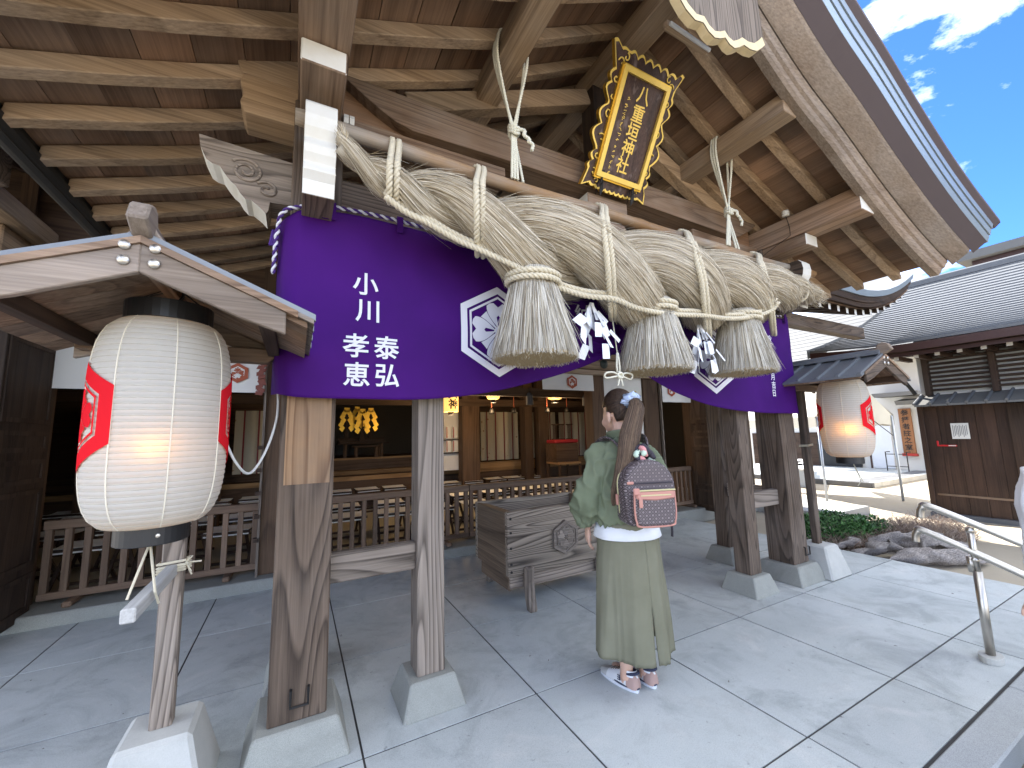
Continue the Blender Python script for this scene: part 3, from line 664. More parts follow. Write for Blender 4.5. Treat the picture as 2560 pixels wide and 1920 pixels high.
def gohei(x, y, z, s, label):
    g_ = thing('gohei_wand', label, 'wand', (x,y,z), group='golden paper wands on the altar')
    MB().box(-.01,.01,-.01,.01,0,.62*s).build('stick', M['darkz'], g_)
    MB().box(-.055*s,.055*s,-.014,-.008,.55*s,.64*s).build('paper_head', M['gold'], g_)
    for sx in (-1, 1):
        for k in range(5):
            cx = sx*(.045+.03*(k % 2)+.012*k)*s; cz = (.53-.085*k)*s
            MB().obox((cx,-.012-.006*k,cz), (.045*s*.7,0,sx*.045*s*.7), (0,.002,0), (-sx*.028*s,0,.045*s)).build('paper_fold', M['gold'], g_)
    MB().frustum(0,0,-.02,.12,.05*s,.05,.03*s,.03).build('stand', M['dark'+'z'], g_)
gohei(.96,9.5,1.42,1.0,'golden zigzag paper wand at the left of the altar'); gohei(1.46,9.5,1.42,1.0,'golden zigzag paper wand at the right of the altar')
gohei(1.27,9.4,1.36,1.05,'large golden zigzag paper wand in front on the altar'); gohei(1.21,9.8,1.5,.95,'golden zigzag paper wand at the back of the altar')
def _curtain():
    m = NT('patterned_curtain_cloth'); v = m.coord((1,1,1), False); vo = m.n('TexVoronoi', i_Scale=5.5, feature='F1', distance='MANHATTAN'); m.l(v, vo.inputs['Vector'])
    f_ = m.ramp(vo.outputs['Distance'], [(.14,1),(.2,0)]); m.base(m.mix(f_, (.5,.46,.36), (.3,.2,.12))); m.rough(.9); return m.mat
M['curt'] = _curtain(); M['red'] = plain('dark_red_ribbon', (.2,.02,.025), .7); M['redc'] = plain('red_cloth', (.32,.015,.02), .7)
for xa, xb, lab in ((3.70,4.66,'patterned white curtain with dark red ribbons in the hall, left one behind the box'),(4.98,5.75,'patterned white curtain with dark red ribbons in the hall, right one'),(5.85,6.7,'patterned white curtain beside the right partition in the hall'),(-2.9,-1.1,'patterned white curtain behind the left lantern inside the hall'),(-.95,-.35,'narrow patterned curtain beside the near post inside the hall')):
    t = thing('curtain', lab, 'curtain', ((xa+xb)/2, 8.5, .82), group='patterned curtains inside the hall'); w = (xb-xa)/2
    MB().grid(lambda u, v: (-w+2*w*u, .025*sin(u*w*34), 1.1*(1-v)), 60, 3).build('cloth', M['curt'], t, fix=False, smooth=True)
    k = -w+.14
    while k < w: MB().box(k-.012,k+.012,-.04,-.032,0,1.1).build('ribbon', M['red'], t); k += .22
def hanging_lantern(x, y, z, r, h, label, square=False, txt=None):
    t = thing('hanging_lantern', label, 'lantern', (x,y,z))
    lm = NT('lit_paper_'+('square' if square else 'round')); lm.base((.8,.5,.16)); lm.emit((1,.5,.12), .22 if square else .16)
    if square: MB().tube([(0,0,.0),(0,0,h)], r, 16).build('paper_shade', lm.mat, t, smooth=False)
    else: MB().lathe([(.35*r,0),(.75*r,.06*h),(r,.3*h),(r,.75*h),(.75*r,.95*h),(.4*r,h)], n=20).build('paper_shade', lm.mat, t, smooth=True)
    MB().tube([(0,0,-.05),(0,0,.005)], r*.4, 14).build('lower_cap', M['black'], t); MB().tube([(0,0,h),(0,0,h+.05)], r*.45, 14).build('upper_cap', M['black'], t); MB().tube([(0,0,h+.05),(0,0,2.85-z)], .006, 5).build('cord', M['iron'], t)
    ld = bpy.data.lights.new('lantern_light', 'POINT'); ld.energy = 3.2; ld.color = (1,.68,.36); ld.shadow_soft_size = .1; lo_ = bpy.data.objects.new('lantern_light', ld); COL.objects.link(lo_); lo_.parent = t; lo_.location = (0,0,-.12)
    if txt:
        for i, ch in enumerate(txt):
            flat_part('lettering', char2d(ch, .17, .03), M['black'], t, lambda a, b: (a, -sqrt(max(1e-6, (r+.004)**2-a*a)), h*.76-.17*i+b-.02))
hanging_lantern(2.29,6.5,1.79,.125,.42,'square-shouldered lit lantern with black characters beside the slim post',True,'大神')
hanging_lantern(2.94,6.2,1.98,.13,.3,'round amber lantern under the banner edge, left of the pair'); hanging_lantern(4.2,6.2,2.0,.16,.34,'round amber lantern above the offertory box, right of the pair')
for q_, (x, y, z) in enumerate(((3.0,6.4,1.75),(3.55,6.6,1.78),(4.15,6.4,1.78),(4.75,6.6,1.8))):
    t = thing('hanging_bell', f'small dark bell on a red cord in the hall, {ORD[q_]} from the left', 'bell', (x,y,z), group='small bells hanging in the hall')
    MB().lathe([(.0,0),(.045,0),(.05,.03),(.035,.08),(.015,.1),(0,.1)], n=12).build('bell_body', M['iron'], t, smooth=True); MB().tube([(0,0,.1),(0,0,1.05)], .004, 5).build('cord', M['rust'], t)
for x in (3.35, 4.5):
    t = thing('blind_tassel', f'dark grey tassel hanging from the inner beam, {"left" if x < 4 else "right"} one', 'tassel', (x,5.68,1.86), group='grey tassels on the inner beam')
    MB().lathe([(.0,0),(.06,0),(.055,.16),(.03,.2),(0,.2)], n=14).build('fringe', plain('grey_fringe', (.08,.08,.085), .9, 0, .4, 30), t)
    MB().tube([(0,0,.2),(0,0,.3)], .006, 5).build('cord', M['iron'], t)
for i, (z, zz) in enumerate(((1.34,1.58),(1.07,1.30))):
    for k, x in enumerate((2.66,2.80)):
        t = tag(MB().box(x,x+.11,7.86,7.87,z,zz).build('prayer_card', M['paper']), f'white and red prayer card on the rack, {"upper" if i == 0 else "lower"} row {"left" if k == 0 else "right"}', 'card', 'prayer cards on the rack')
        MB().box(x+.012,x+.03,7.855,7.86,z+.01,zz-.01).build('red_band', M['redc'], t)
rk = thing('card_rack', 'dark rack holding red and white prayer cards beside the slim post', 'rack', (2.8,7.95,.1))
MB().box(-.2,.2,-.01,.02,.6,1.9).build('back_board', M['plaster'], rk)
for z in (.94, 1.2): MB().box(-.2,.2,-.1,.0,z,z+.02).build('ledge', M['darkx'], rk)
for x in (-.2, .2): MB().box(x-.02,x+.02,-.06,.04,0,1.95).build('upright', M['darkz'], rk)
dk = thing('reception_desk', 'wooden desk with a shelf at the right inside the hall', 'desk', (4.9,7.1,.1))
MB().box(-.2,.35,-.25,.25,.66,.70).build('desk_top', M['warm'], dk, bevel=.004)
for x in (-.18, .33):
    for y in (-.22, .22): MB().box(x-.02,x+.02,y-.02,y+.02,0,.66).build('leg', M['hallz'], dk)
MB().box(-.2,.35,-.15,.25,.70,1.08).build('cabinet', M['hallx'], dk)
tag(MB().box(4.68,5.27,6.95,7.3,1.185,1.26).build('red_cloth_bundle', M['redc'], bevel=.02), 'folded red cloth bundle on the reception desk', 'cloth')
for k, x in enumerate((4.78,4.95,5.15)):
    t = thing('stick_stand', 'slim dark stand of lottery sticks on the red cloth, number of three alike', 'stand', (x,7.1,1.262), group='stick stands on the desk'); t['label'] = f'slim dark stand of thin rods on the red cloth, {ORD[k]} from the left'
    MB().box(-.06,.06,-.04,.04,.30,.325).build('top_plate', M['darkx'], t); MB().box(-.06,.06,-.04,.04,0,.02).build('base_plate', M['darkx'], t)
    for q in (-.04,-.013,.013,.04): MB().box(q-.006,q+.006,-.006,.006,.02,.30).build('rod', M['darkz'], t)
# ================================================================ sacred straw rope
def _straw(name, c1, c2, c3, attr=True, sc=(3.0,150,1)):
    m = NT(name)
    if attr: at = m.n('Attribute', attribute_name='fib'); mp_ = m.n('Mapping', i_Scale=sc); m.l(at.outputs['Vector'], mp_.inputs[0]); v = mp_.outputs[0]
    else: v = m.coord((40,40,6), False)
    a = m.noise(v, 1.0, 4, .65); b = m.noise(m.coord((1,1,1), False), 3.2, 4, .6)
    c = m.mix(m.ramp(a, [(.38,0),(.6,1)]), c1, c2); c = m.mix(m.ramp(b, [(.4,0),(.7,.6)]), c, c3)
    m.base(c); m.rough(.75); m.b.inputs['Specular IOR Level'].default_value = .3; m.bump(a, .9, .006); return m.mat
M['straw'] = _straw('rice_straw_bundle', (.17,.125,.07), (.66,.57,.42), (.62,.58,.5))
M['strawg'] = _straw('silvered_straw_bundle', (.2,.165,.115), (.58,.53,.43), (.52,.51,.48))
def _blade(name, cs):
    m = NT(name); at = m.n('Attribute', attribute_name='rnd'); m.base(m.ramp(at.outputs['Fac'], [(i/(len(cs)-1), c) for i, c in enumerate(cs)])); m.rough(.6); m.b.inputs['Specular IOR Level'].default_value = .35; return m.mat
M['blade'] = _blade('loose_straw', [(.14,.1,.055),(.46,.38,.25),(.66,.6,.48),(.3,.24,.16),(.76,.7,.58)])
M['bladeg'] = _blade('loose_grey_straw', [(.12,.09,.055),(.46,.41,.31),(.62,.59,.52),(.24,.2,.14),(.66,.63,.55)])
M['cutstraw'] = _concrete('cut_straw_ends', (.52,.4,.22), (.42,.31,.16), .75, .3, 1.6)
M['rope'] = plain('pale_cord', (.66,.59,.44), .8, 0, .3, 60, .3)
M['cotton'] = plain('white_cotton_rope', (.72,.7,.58), .8, 0, .2, 60, .25)
M['bamboo'] = wood('bamboo_pole_skin', (.16,.085,.035), (.3,.19,.1), 'x', 1.3, 3, (.3,.285,.25), .9, rough=.45, bump=.1)
RTAB = [(.03,.03),(.13,.042),(.26,.06),(.36,.078),(.58,.122),(.81,.18),(1.0,.225),(1.36,.262),(1.77,.292),(2.2,.292),(2.55,.28),(3.0,.25),(3.44,.205),(3.83,.115),(4.14,.066),(4.24,.05)]
CTAB = [(.03,2.80),(.13,2.73),(.26,2.635),(.36,2.60),(.58,2.565),(.81,2.51),(1.0,2.46),(1.36,2.415),(1.77,2.37),(2.55,2.39),(3.0,2.43),(3.44,2.49),(3.83,2.57),(4.14,2.585),(4.24,2.58)]
PTAB = [(-.05,.5+3.2),(.2,.5+1.5),(.52,.5),(1.11,-.5),(1.93,-1.5),(2.6,-2.5),(3.2,-3.5),(3.7,-4.5),(4.25,-6.2)]
SYA = 1.86
def sR(x): return spline(RTAB, x)
def sC(x): return Vector((x, SYA, spline(CTAB, x)))
def spoint(k, x):
    ph = spline(PTAB, x)*pi+k*pi; a = sR(x)*.5; c = sC(x); return c+Vector((0, -a*cos(ph), a*sin(ph)))
shim = thing('straw_rope', 'huge twisted sacred straw rope with three tassels hanging across the porch front', 'straw rope', (2.1, SYA, 2.4))
def lp(mb, name, mat, parent, org, **kw):
    o = mb.build(name, mat, parent, **kw); o.location = -Vector(org); return o
SO = (2.1, SYA, 2.4)
def frames(pts):
    t0 = (pts[1]-pts[0]).normalized(); u = Vector((0,0,1)); u = (u-t0*u.dot(t0)).normalized(); F = []
    for i in range(len(pts)):
        t = (pts[min(i+1,len(pts)-1)]-pts[max(i-1,0)]).normalized(); u = (u-t*u.dot(t)).normalized(); F.append((u.copy(), t.cross(u)))
    return F
def set_attr(me, name, ty, vals):
    a = me.attributes.new(name, ty, 'POINT'); a.data.foreach_set('vector' if ty == 'FLOAT_VECTOR' else 'value', vals)
rs = random.Random(11); strips = MB(); rnd = []
def strip(pts, wdt, nrm, r):
    """one flat straw: a thin folded ribbon through pts"""
    o = len(strips.v); n = len(pts)
    for i, p in enumerate(pts):
        t = (pts[min(i+1,n-1)]-pts[max(i-1,0)]).normalized(); s_ = t.cross(nrm); s_ = s_.normalized() if s_.length > 1e-6 else Vector((1,0,0))
        w_ = wdt*(1 if 0 < i < n-1 else .5); strips.v += [tuple(p-s_*w_), tuple(p+nrm*w_*.6), tuple(p+s_*w_)]; rnd.extend([r]*3)
    for i in range(n-1):
        a = o+i*3; strips.f += [(a,a+1,a+4,a+3),(a+1,a+2,a+5,a+4)]; strips.m += [0,0]
for k in (0, 1):
    N = 150; xs = [.125+(4.2-.125)*i/N for i in range(N+1)]; pts = [spoint(k, x) for x in xs]; F = frames(pts); L = [0]
    for a, b in zip(pts, pts[1:]): L.append(L[-1]+(b-a).length)
    mb = MB(); fib = []; NS = 30
    for i in range(N+1):
        R_ = sR(xs[i])*.565
        # bound waists: bulge a little between the straps
        for j in range(NS):
            th = 2*pi*j/NS; lay = .006*math.fmod(L[i]*2.3+.37*k, 1.0)
            rr = R_*(1+.03*fnoise((L[i]*2.2, th*1.5, k*9)))+lay+.003*fnoise((L[i]*5, th*22, k))
            mb.v.append(tuple(pts[i]+(F[i][0]*cos(th)+F[i][1]*sin(th))*rr)); fib += [L[i], th*R_*2.2/6.28*3 if False else th/6.2832, k*3.0]
    for i in range(N):
        for j in range(NS): j2 = (j+1) % NS; mb.f.append((i*NS+j, i*NS+j2, (i+1)*NS+j2, (i+1)*NS+j)); mb.m.append(0)
    mb.f.append(tuple(range(NS))); mb.m.append(0); mb.f.append(tuple(N*NS+j for j in reversed(range(NS)))); mb.m.append(0)
    o = lp(mb, 'straw_strand', M['straw'], shim, SO, smooth=True); set_attr(o.data, 'fib', 'FLOAT_VECTOR', fib)
    for q in range(5200):
        i0 = int(N*rs.betavariate(1.25,1.25)); ln = rs.uniform(.10,.34); th = rs.uniform(0,2*pi); R_ = sR(xs[i0])*.565+.004; P_ = []; off = rs.uniform(0,.005); dth = rs.uniform(-.12,.12); lift = rs.choice([0,0,0,.004,.008,.015,.03,.05])*rs.random()
        i = i0; n = 5
        for s_ in range(n):
            d = L[i0]+ln*s_/(n-1)
            while i < N and L[i+1 if i < N else N] < d: i += 1
            if i >= N: break
            f_ = (d-L[i])/max(L[i+1]-L[i],1e-6); c = pts[i].lerp(pts[i+1], f_); t_ = th+dth*s_/(n-1); rr = sR(xs[i])*.565+.006+off+lift*(s_/(n-1))**2+.004*math.fmod(d*2.3+.37*k,1.0)
            P_.append(c+(F[i][0]*cos(t_)+F[i][1]*sin(t_))*rr)
        if len(P_) > 2: strip(P_, rs.uniform(.0009,.0019), (F[i0][0]*cos(th)+F[i0][1]*sin(th)), rs.random())
# frayed tail at the left end and trimmed right end
for q in range(150):
    a = rs.uniform(0,2*pi); b = Vector((.15,SYA,2.725))+Vector((0,cos(a),sin(a)))*rs.uniform(0,.04); d = Vector((-.03+rs.uniform(-.02,.04),rs.uniform(-.03,.03),rs.uniform(.02,.07)))
    strip([b, b+d*.5+Vector((0,0,rs.uniform(-.01,.01))), b+d], .0012, Vector((0,-1,0)), rs.random())
for q in range(260):
    a = rs.uniform(0,2*pi); r = .052*sqrt(rs.random()); b = Vector((4.12,SYA+r*cos(a),2.585+r*sin(a))); d = Vector((rs.uniform(.12,.17),cos(a)*r*.5,sin(a)*r*.5-.03))
    strip([b, b+d*.5, b+d], .0014, Vector((0,-1,0)), rs.random())
so_ = stuff(lp(strips, 'loose_straw', M['blade'], shim, SO, fix=False)); set_attr(so_.data, 'rnd', 'FLOAT', rnd)
# binding straps round rope and bamboo pole, and the long cord that runs below
BZ, BY = 2.875, 2.0
cordR = .0165
for xt, kb_ in ((.40,.195),(.88,.442),(1.78,.925),(2.61,1.41),(3.53,1.86)):
    def X(y, z): t_ = max(0, min(1, (2.88-z)/.6)); return y*((xt/1.98)*(1-t_)+kb_*t_)
    xm = xt*.86; R_ = sR(xm)+.016; c = sC(xm); P_ = []
    P_ += [(xt,BY+.05,BZ+.02),(xt,BY+.01,BZ+.058),(xt,BY-.045,BZ+.02)]
    for a in [62,45,25,5,-15,-35,-55,-75,-92,-110]:
        a = radians(a); y = c.y-R_*cos(a); z = c.z+R_*sin(a); P_.append((X(y,z),y,z))
    mb = MB()
    for dx in (-.017,.017): rope(mb, [Vector(p)+Vector((dx,0,0)) for p in smooth_path(P_, 5)], cordR, 3, .075, 5)
    lp(mb, 'binding_cord', M['rope'], shim, SO, smooth=True)
P_ = [(.327,1.833,2.519),(.421,1.847,2.476),(.53,1.836,2.438),(.667,1.824,2.38),(.788,1.789,2.329),(.936,1.751,2.269),(1.122,1.742,2.21),(1.268,1.742,2.176),(1.407,1.722,2.155),(1.564,1.684,2.148),(1.709,1.683,2.12),(1.896,1.685,2.11),(2.092,1.68,2.118),(2.319,1.67,2.136),(2.54,1.677,2.145),(2.763,1.688,2.175),(2.942,1.678,2.214),(3.087,1.658,2.269),(3.114,1.626,2.325)]
mb = MB(); sp_ = smooth_path(P_, 6)
for dz in (-.016,.016): rope(mb, [p+Vector((0,dz*.5,dz)) for p in sp_], cordR, 3, .075, 5)
lp(mb, 'running_cord', M['rope'], shim, SO, smooth=True)
mb = MB(); rope(mb, smooth_path([(3.83,SYA-.12,2.60),(3.86,SYA-.08,2.5),(3.84,SYA+.02,2.47),(3.84,SYA+.1,2.56),(3.85,SYA+.05,2.68),(3.83,SYA-.08,2.66),(3.83,SYA-.12,2.60)],5), .013, 3, .06, 5); lp(mb, 'binding_cord', M['rope'], shim, SO, smooth=True)
# tassels
def tassel(cx, cy, zt, zb_, r0, r1, lean=0):
    mb = MB(); prof = [(.0,zt),(r0*.9,zt),(r0,zt-.05),(r0*.97,zt-.09),(r0+(r1-r0)*.45,(zt+zb_)/2),(r1*.97,zb_+.012)]
    mb.lathe(prof, (cx,cy,0), 36); fib = []
    o = lp(mb, 'straw_tassel', M['strawg'], shim, SO, smooth=True)
    for v_ in o.data.vertices: fib += [v_.co.z, atan2(v_.co.y-cy, v_.co.x-cx)/6.2832, cx]
    set_attr(o.data, 'fib', 'FLOAT_VECTOR', fib)
    base = MB(); base.lathe([(0,0),(r1*.5,.0),(r1*.965,.0),(r1*.97,.014)], (0,0,zb_), 36); bo = base.build('cut_base', M['cutstraw'], o); bo.location = (cx,cy,0)
    global strips, rnd
    strips = MB(); rnd = []
    for q in range(1500):
        a = rs.uniform(0,2*pi); t0 = rs.uniform(.0,.35); t1 = min(1.02, t0+rs.uniform(.35,.9)); P_ = []; da = rs.uniform(-.06,.06); off = rs.uniform(0,.01); fl = rs.choice([0]*9+[.03,.05])*rs.random()
        if rs.random() < .5: t1 = rs.uniform(.97,1.03)
        for s_ in range(5):
            t = t0+(t1-t0)*s_/4; z = zt-.08+(zb_-zt+.08)*t; rr = (r0+(r1-r0)*t)*(.985+.02*sin(t*3))+off+fl*(s_/4)**2; aa = a+da*s_/4
            P_.append(Vector((cx+rr*cos(aa),cy+rr*sin(aa),z)))
        strip(P_, rs.uniform(.0012,.0024), Vector((cos(a),sin(a),.1)), rs.random())
    for q in range(420):   # ragged rim of the cut end
        a = rs.uniform(0,2*pi); rr = r1*sqrt(rs.random()) if rs.random() < .35 else r1*rs.uniform(.9,1.01); b = Vector((cx+rr*cos(a),cy+rr*sin(a),zb_+.012)); strip([b, b+Vector((rs.uniform(-.004,.004),rs.uniform(-.004,.004),-.012)), b+Vector((rs.uniform(-.008,.008),rs.uniform(-.008,.008),-rs.uniform(.016,.028)))], .0016, Vector((cos(a),sin(a),0)), rs.random())
    s2 = stuff(strips.build('tassel_straw', M['bladeg'], o, fix=False)); set_attr(s2.data, 'rnd', 'FLOAT', rnd)
    nk = MB(); ring = [(cx+(r0+.016)*cos(a), cy+(r0+.016)*sin(a), zt-.03+.012*sin(a*1.0)) for a in [2*pi*i/20 for i in range(21)]]
    for dz in (0,-.032): rope(nk, [Vector(p)+Vector((0,0,dz)) for p in ring], cordR, 3, .075, 5)
    nk.build('neck_cord', M['rope'], o, smooth=True)
tassel(1.105,1.80,2.255,1.775,.125,.225); tassel(2.00,1.80,2.215,1.755,.13,.22); tassel(2.90,1.80,2.255,1.79,.13,.22)
# ---------------------------------------------------------------- bamboo pole and its hanging ropes
bp = MB(); pts = [(-.06,BY,BZ+.03)]; rad = [.036]
for k in range(60):
    t = (k+.5)/60; x = -.05+4.62*t; pts.append((x, BY+.006*sin(t*9), BZ+.03-.03*sin(t*pi)+.004*sin(t*21))); nd = math.fmod(x*2.2+.3,1.0); rad.append(.04-.004*t+(.005 if nd < .035 else 0))
bp.tube(pts, rad, 14); tag(bp.build('bamboo_pole', M['bamboo'], smooth=True), 'long brown bamboo pole that the straw rope hangs from', 'pole')
def hang(px, xk, x1, x2, label):
    h = thing('hanging_rope', label, 'rope', (px, 1.95, 3.6), group='white ropes over the purlins'); O = (px, 1.95, 3.6)
    mb = MB()
    for s_ in (-.02, 0, .02):
        y = 1.93+s_
        rope(mb, smooth_path([(xk+s_*.4,BY-.01,3.24),(px-.10,y,3.60),(px-.088,y,3.79),(px-.06,y,3.825)],4), .009, 3, .05, 5)
        if abs(s_) > .01: rope(mb, smooth_path([(px+.06,y,3.825),(px+.09,y,3.79),(px+.10,y,3.64),(xk+s_*.4,BY-.01,3.24)],4), .009, 3, .05, 5)
        rope(mb, smooth_path([(xk+s_*.5,BY-.01,3.24),(x1+s_,BY-.042,2.90)],4), .009, 3, .05, 5)
        if abs(s_) > .01: rope(mb, smooth_path([(xk+s_*.5,BY+.01,3.24),(x2+s_,BY-.02,2.91)],4), .009, 3, .05, 5)
    lp(mb, 'rope_line', M['cotton'], h, O, smooth=True)
    kn = MB(); ring = [(xk+.032*cos(a), BY-.01+.028*sin(a), 3.24+.012*cos(a*2)) for a in [2*pi*i/14 for i in range(15)]]
    for dz in (-.02,0,.02): rope(kn, [Vector(p)+Vector((0,0,dz)) for p in ring], .010, 3, .05, 5)
    rope(kn, smooth_path([(xk+.02,BY-.03,3.25),(xk+.055,BY-.05,3.235),(xk+.045,BY-.055,3.20),(xk+.085,BY-.05,3.19),(xk+.075,BY-.06,3.165),(xk+.11,BY-.05,3.16),(xk+.1,BY-.05,3.12)],5), .012, 3, .05, 5)
    lp(kn, 'knot', M['cotton'], h, O, smooth=True)
hang(1.08, 1.12, 1.10, 1.15, 'white cotton rope looped over the left purlin with a knot'); hang(3.10, 3.22, 3.12, 3.28, 'white cotton rope looped over the right purlin with a knot')
# ---------------------------------------------------------------- paper streamers
M['shide'] = plain('folded_white_paper', (.8,.82,.86), .75, 0, .06)
def shide(x, y, z, label, fan):
    t = thing('paper_streamer', label, 'streamer', (x,y,z), group='white zigzag paper streamers on the straw rope')
    for i, (ang, n, ph) in enumerate(fan):
        cx, cz = 0, 0; d = Vector((sin(ang), -.25*cos(ph), -cos(ang))); sd_ = Vector((cos(ang), .3*sin(ph), sin(ang)))
        MB().obox(d*.05+Vector((0,-.004*i,0)), sd_*.012, (0,.0007,0), d*.055).build('paper_neck', M['shide'], t)
        for k in range(n):
            c = d*(.10+.066*k)+sd_*(.026*(-1)**k)+Vector((0,-.006*i-.004*k,0)); tw = .5*(-1)**k+.2*i
            s2 = (sd_+Vector((0,.5*sin(tw),0))).normalized()
            MB().obox(c, s2*.032, (0,.0007,0), (d+sd_*.35*(-1)**k)*.044).build('paper_fold', M['shide'], t)
shide(1.50,1.80,2.13,'white zigzag paper streamer between the left and middle tassels',[(-.62,3,.3),(.55,3,1.2),(-.15,4,2.0),(.12,4,.6)])
shide(2.44,1.80,2.10,'white zigzag paper streamer between the middle and right tassels',[(-.5,3,.2),(.42,4,1.5),(-.12,4,2.2),(.1,4,.9),(.25,3,.1)])
# bow cord in the middle
bc = thing('bow_cord', 'thin white cord with a tied bow hanging left of the middle tassel', 'cord', (1.71,1.83,1.72)); cb = MB()
cb.tube([(0,.03,.40),(0,0,.13)], .0035, 6); cb.build('cord', M['cotton'], bc, smooth=True)
kb = MB()
for s_ in (-.012,.012): kb.tube([(s_*.3,0,.14),(s_,0,.06),(s_*.6,0,.0)], .006, 6)
for sx in (-1,1):
    kb.tube(smooth_path([(0,-.006,0),(sx*.05,-.012,.016),(sx*.098,-.008,.012),(sx*.11,0,-.004),(sx*.095,.004,-.018),(sx*.045,-.006,-.01),(0,-.01,-.002)],4), .006, 6)
    kb.tube(smooth_path([(0,-.01,0),(sx*.01,-.012,-.03),(sx*.02,-.01,-.065)],4), .006, 6)
kb.tube(smooth_path([(-.014,-.014,.018),(.014,-.018,.01),(.016,-.016,-.012),(-.012,-.018,-.014),(-.016,-.014,.006),(.004,-.02,.016)],4), .0075, 6)
kb.build('bow', M['cotton'], bc, smooth=True)
# ================================================================ purple curtain
BTOP = [(-.10,2.47),(.0,2.52),(.18,2.545),(.46,2.545),(.81,2.525),(2.1,2.44),(3.0,2.42),(3.77,2.42),(4.13,2.44),(4.24,2.47)]
BBOT = [(-.10,1.60),(.0,1.58),(.27,1.577),(.58,1.58),(.93,1.62),(1.28,1.70),(1.65,1.81),(1.90,1.905),(1.98,1.925),(2.07,1.88),(2.20,1.81),(2.60,1.66),(3.07,1.56),(3.62,1.52),(4.10,1.515),(4.24,1.515)]
GX, GZ2 = 1.98, 1.95
def SY(x, z):
    y = 2.140
    dx, dz = x-GX, z-GZ2; r = sqrt(dx*dx+dz*dz)+1e-4; th = atan2(dz, abs(dx))
    y -= .016*exp(-r/.45)*sin(th*22+1.2)*min(1, r/.08)+.016*exp(-r/.8)*sin(th*9)*min(1, r/.15)
    y -= .022*(.5+.5*sin(x*2.1+.6))*max(0, min(1, (2.5-z)/.5))
    y -= .008*fnoise((x*2.2, z*2.6, 3.1))+.005*fnoise((x*5+z*4, z*2.2, 8.0))
    if x < -.03: y += .05*((-.03-x)/.07)
    return y
M['purple'] = NT('purple_cotton'); _m = M['purple']; _v = _m.coord((1,1,1), False); _n = _m.noise(_v, 420, 2); _b = _m.noise(_v, 2.2, 4)
_m.base(_m.mix(_m.ramp(_b, [(.35,0),(.7,1)]), (.037,.0025,.105), (.052,.004,.14))); _m.rough(.72); _m.b.inputs['Specular IOR Level'].default_value = .15; _m.bump(_n, .08, .002); M['purple'] = _m.mat
M['dye'] = plain('undyed_white_cloth', (.68,.68,.74), .8, 0, .06)
ban = thing('purple_curtain', 'purple cotton curtain with white crests and writing hung across the porch', 'curtain', (2.1,2.14,2.5)); BO = (2.1,2.14,2.5)
def bsurf(u, v):
    x = -.10+4.34*u; zt, zb2 = spline(BTOP, x), spline(BBOT, x); z = zt+(zb2-zt)*v
    if u == 0: return (-.115, 2.24, z)
    bulge = .02*exp(-((z-1.75)/.12)**2) if u < .02 else 0
    return (x-bulge, SY(x, z), z)
cl = lp(MB().grid(bsurf, 260, 60), 'cloth', M['purple'], ban, BO, fix=False, smooth=True)
so2 = cl.modifiers.new('thick', 'SOLIDIFY'); so2.thickness = .0016; so2.offset = 1
def on_cloth(cx, cz, lift=.0045): return lambda a, b: (cx+a, SY(cx+a, cz+b)-lift, cz+b)
def cloth_part(name, vf, cx, cz, lift=.0045, mat=None):
    v, f_ = vf; mb = MB(); mb.add([on_cloth(cx, cz, lift)(a, b) for a, b in v], f_); b_ = bmesh.new(); me = mb.mesh(name, mat or M['dye']); b_.from_mesh(me)
    bmesh.ops.subdivide_edges(b_, edges=[e for e in b_.edges if e.calc_length() > .05], cuts=3, use_grid_fill=False)
    for v_ in b_.verts: v_.co.y = SY(v_.co.x, v_.co.z)-lift
    b_.to_mesh(me); b_.free(); o = obj(name, me, ban); o.location = -Vector(BO); return o
for ch, x, z, s_ in (('小',.29,2.175,.138),('川',.30,2.03,.138),('泰',.398,1.845,.138),('弘',.403,1.70,.138),('孝',.247,1.845,.138),('恵',.255,1.70,.138),('奉',1.66,2.36,.15),('納',1.70,2.185,.15),
                     ('令',3.88,2.215,.075),('和',3.865,2.145,.075),('五',3.845,1.925,.075),('月',3.845,1.85,.075),('吉',3.85,1.775,.075),('日',3.845,1.70,.075)):
    cloth_part('character', char2d(ch, s_*.93, .016), x, z)
def hexs(r, sx=1.0): return [(a*sx, b) for a, b in hexagon(r)]
for cx, cz in ((1.05,2.0),(3.03,1.95)):
    cloth_part('crest_ring', poly2d([hexs(.278), hexs(.232)]), cx, cz); cloth_part('crest_inner_ring', poly2d([hexs(.215), hexs(.20)]), cx, cz)
    cloth_part('crest_flower', poly2d(flower(.165)), cx, cz); cloth_part('crest_centre', poly2d([circle2(.026)]), cx, cz, .0058)
    for k in range(4):
        a = k*pi/2; cloth_part('crest_stamen', poly2d([[(p*cos(a)-q*sin(a), p*sin(a)+q*cos(a)) for p, q in ((.03,.004),(.085,.012),(.095,0),(.085,-.012),(.03,-.004))]]), cx, cz, .0062, M['purple'])
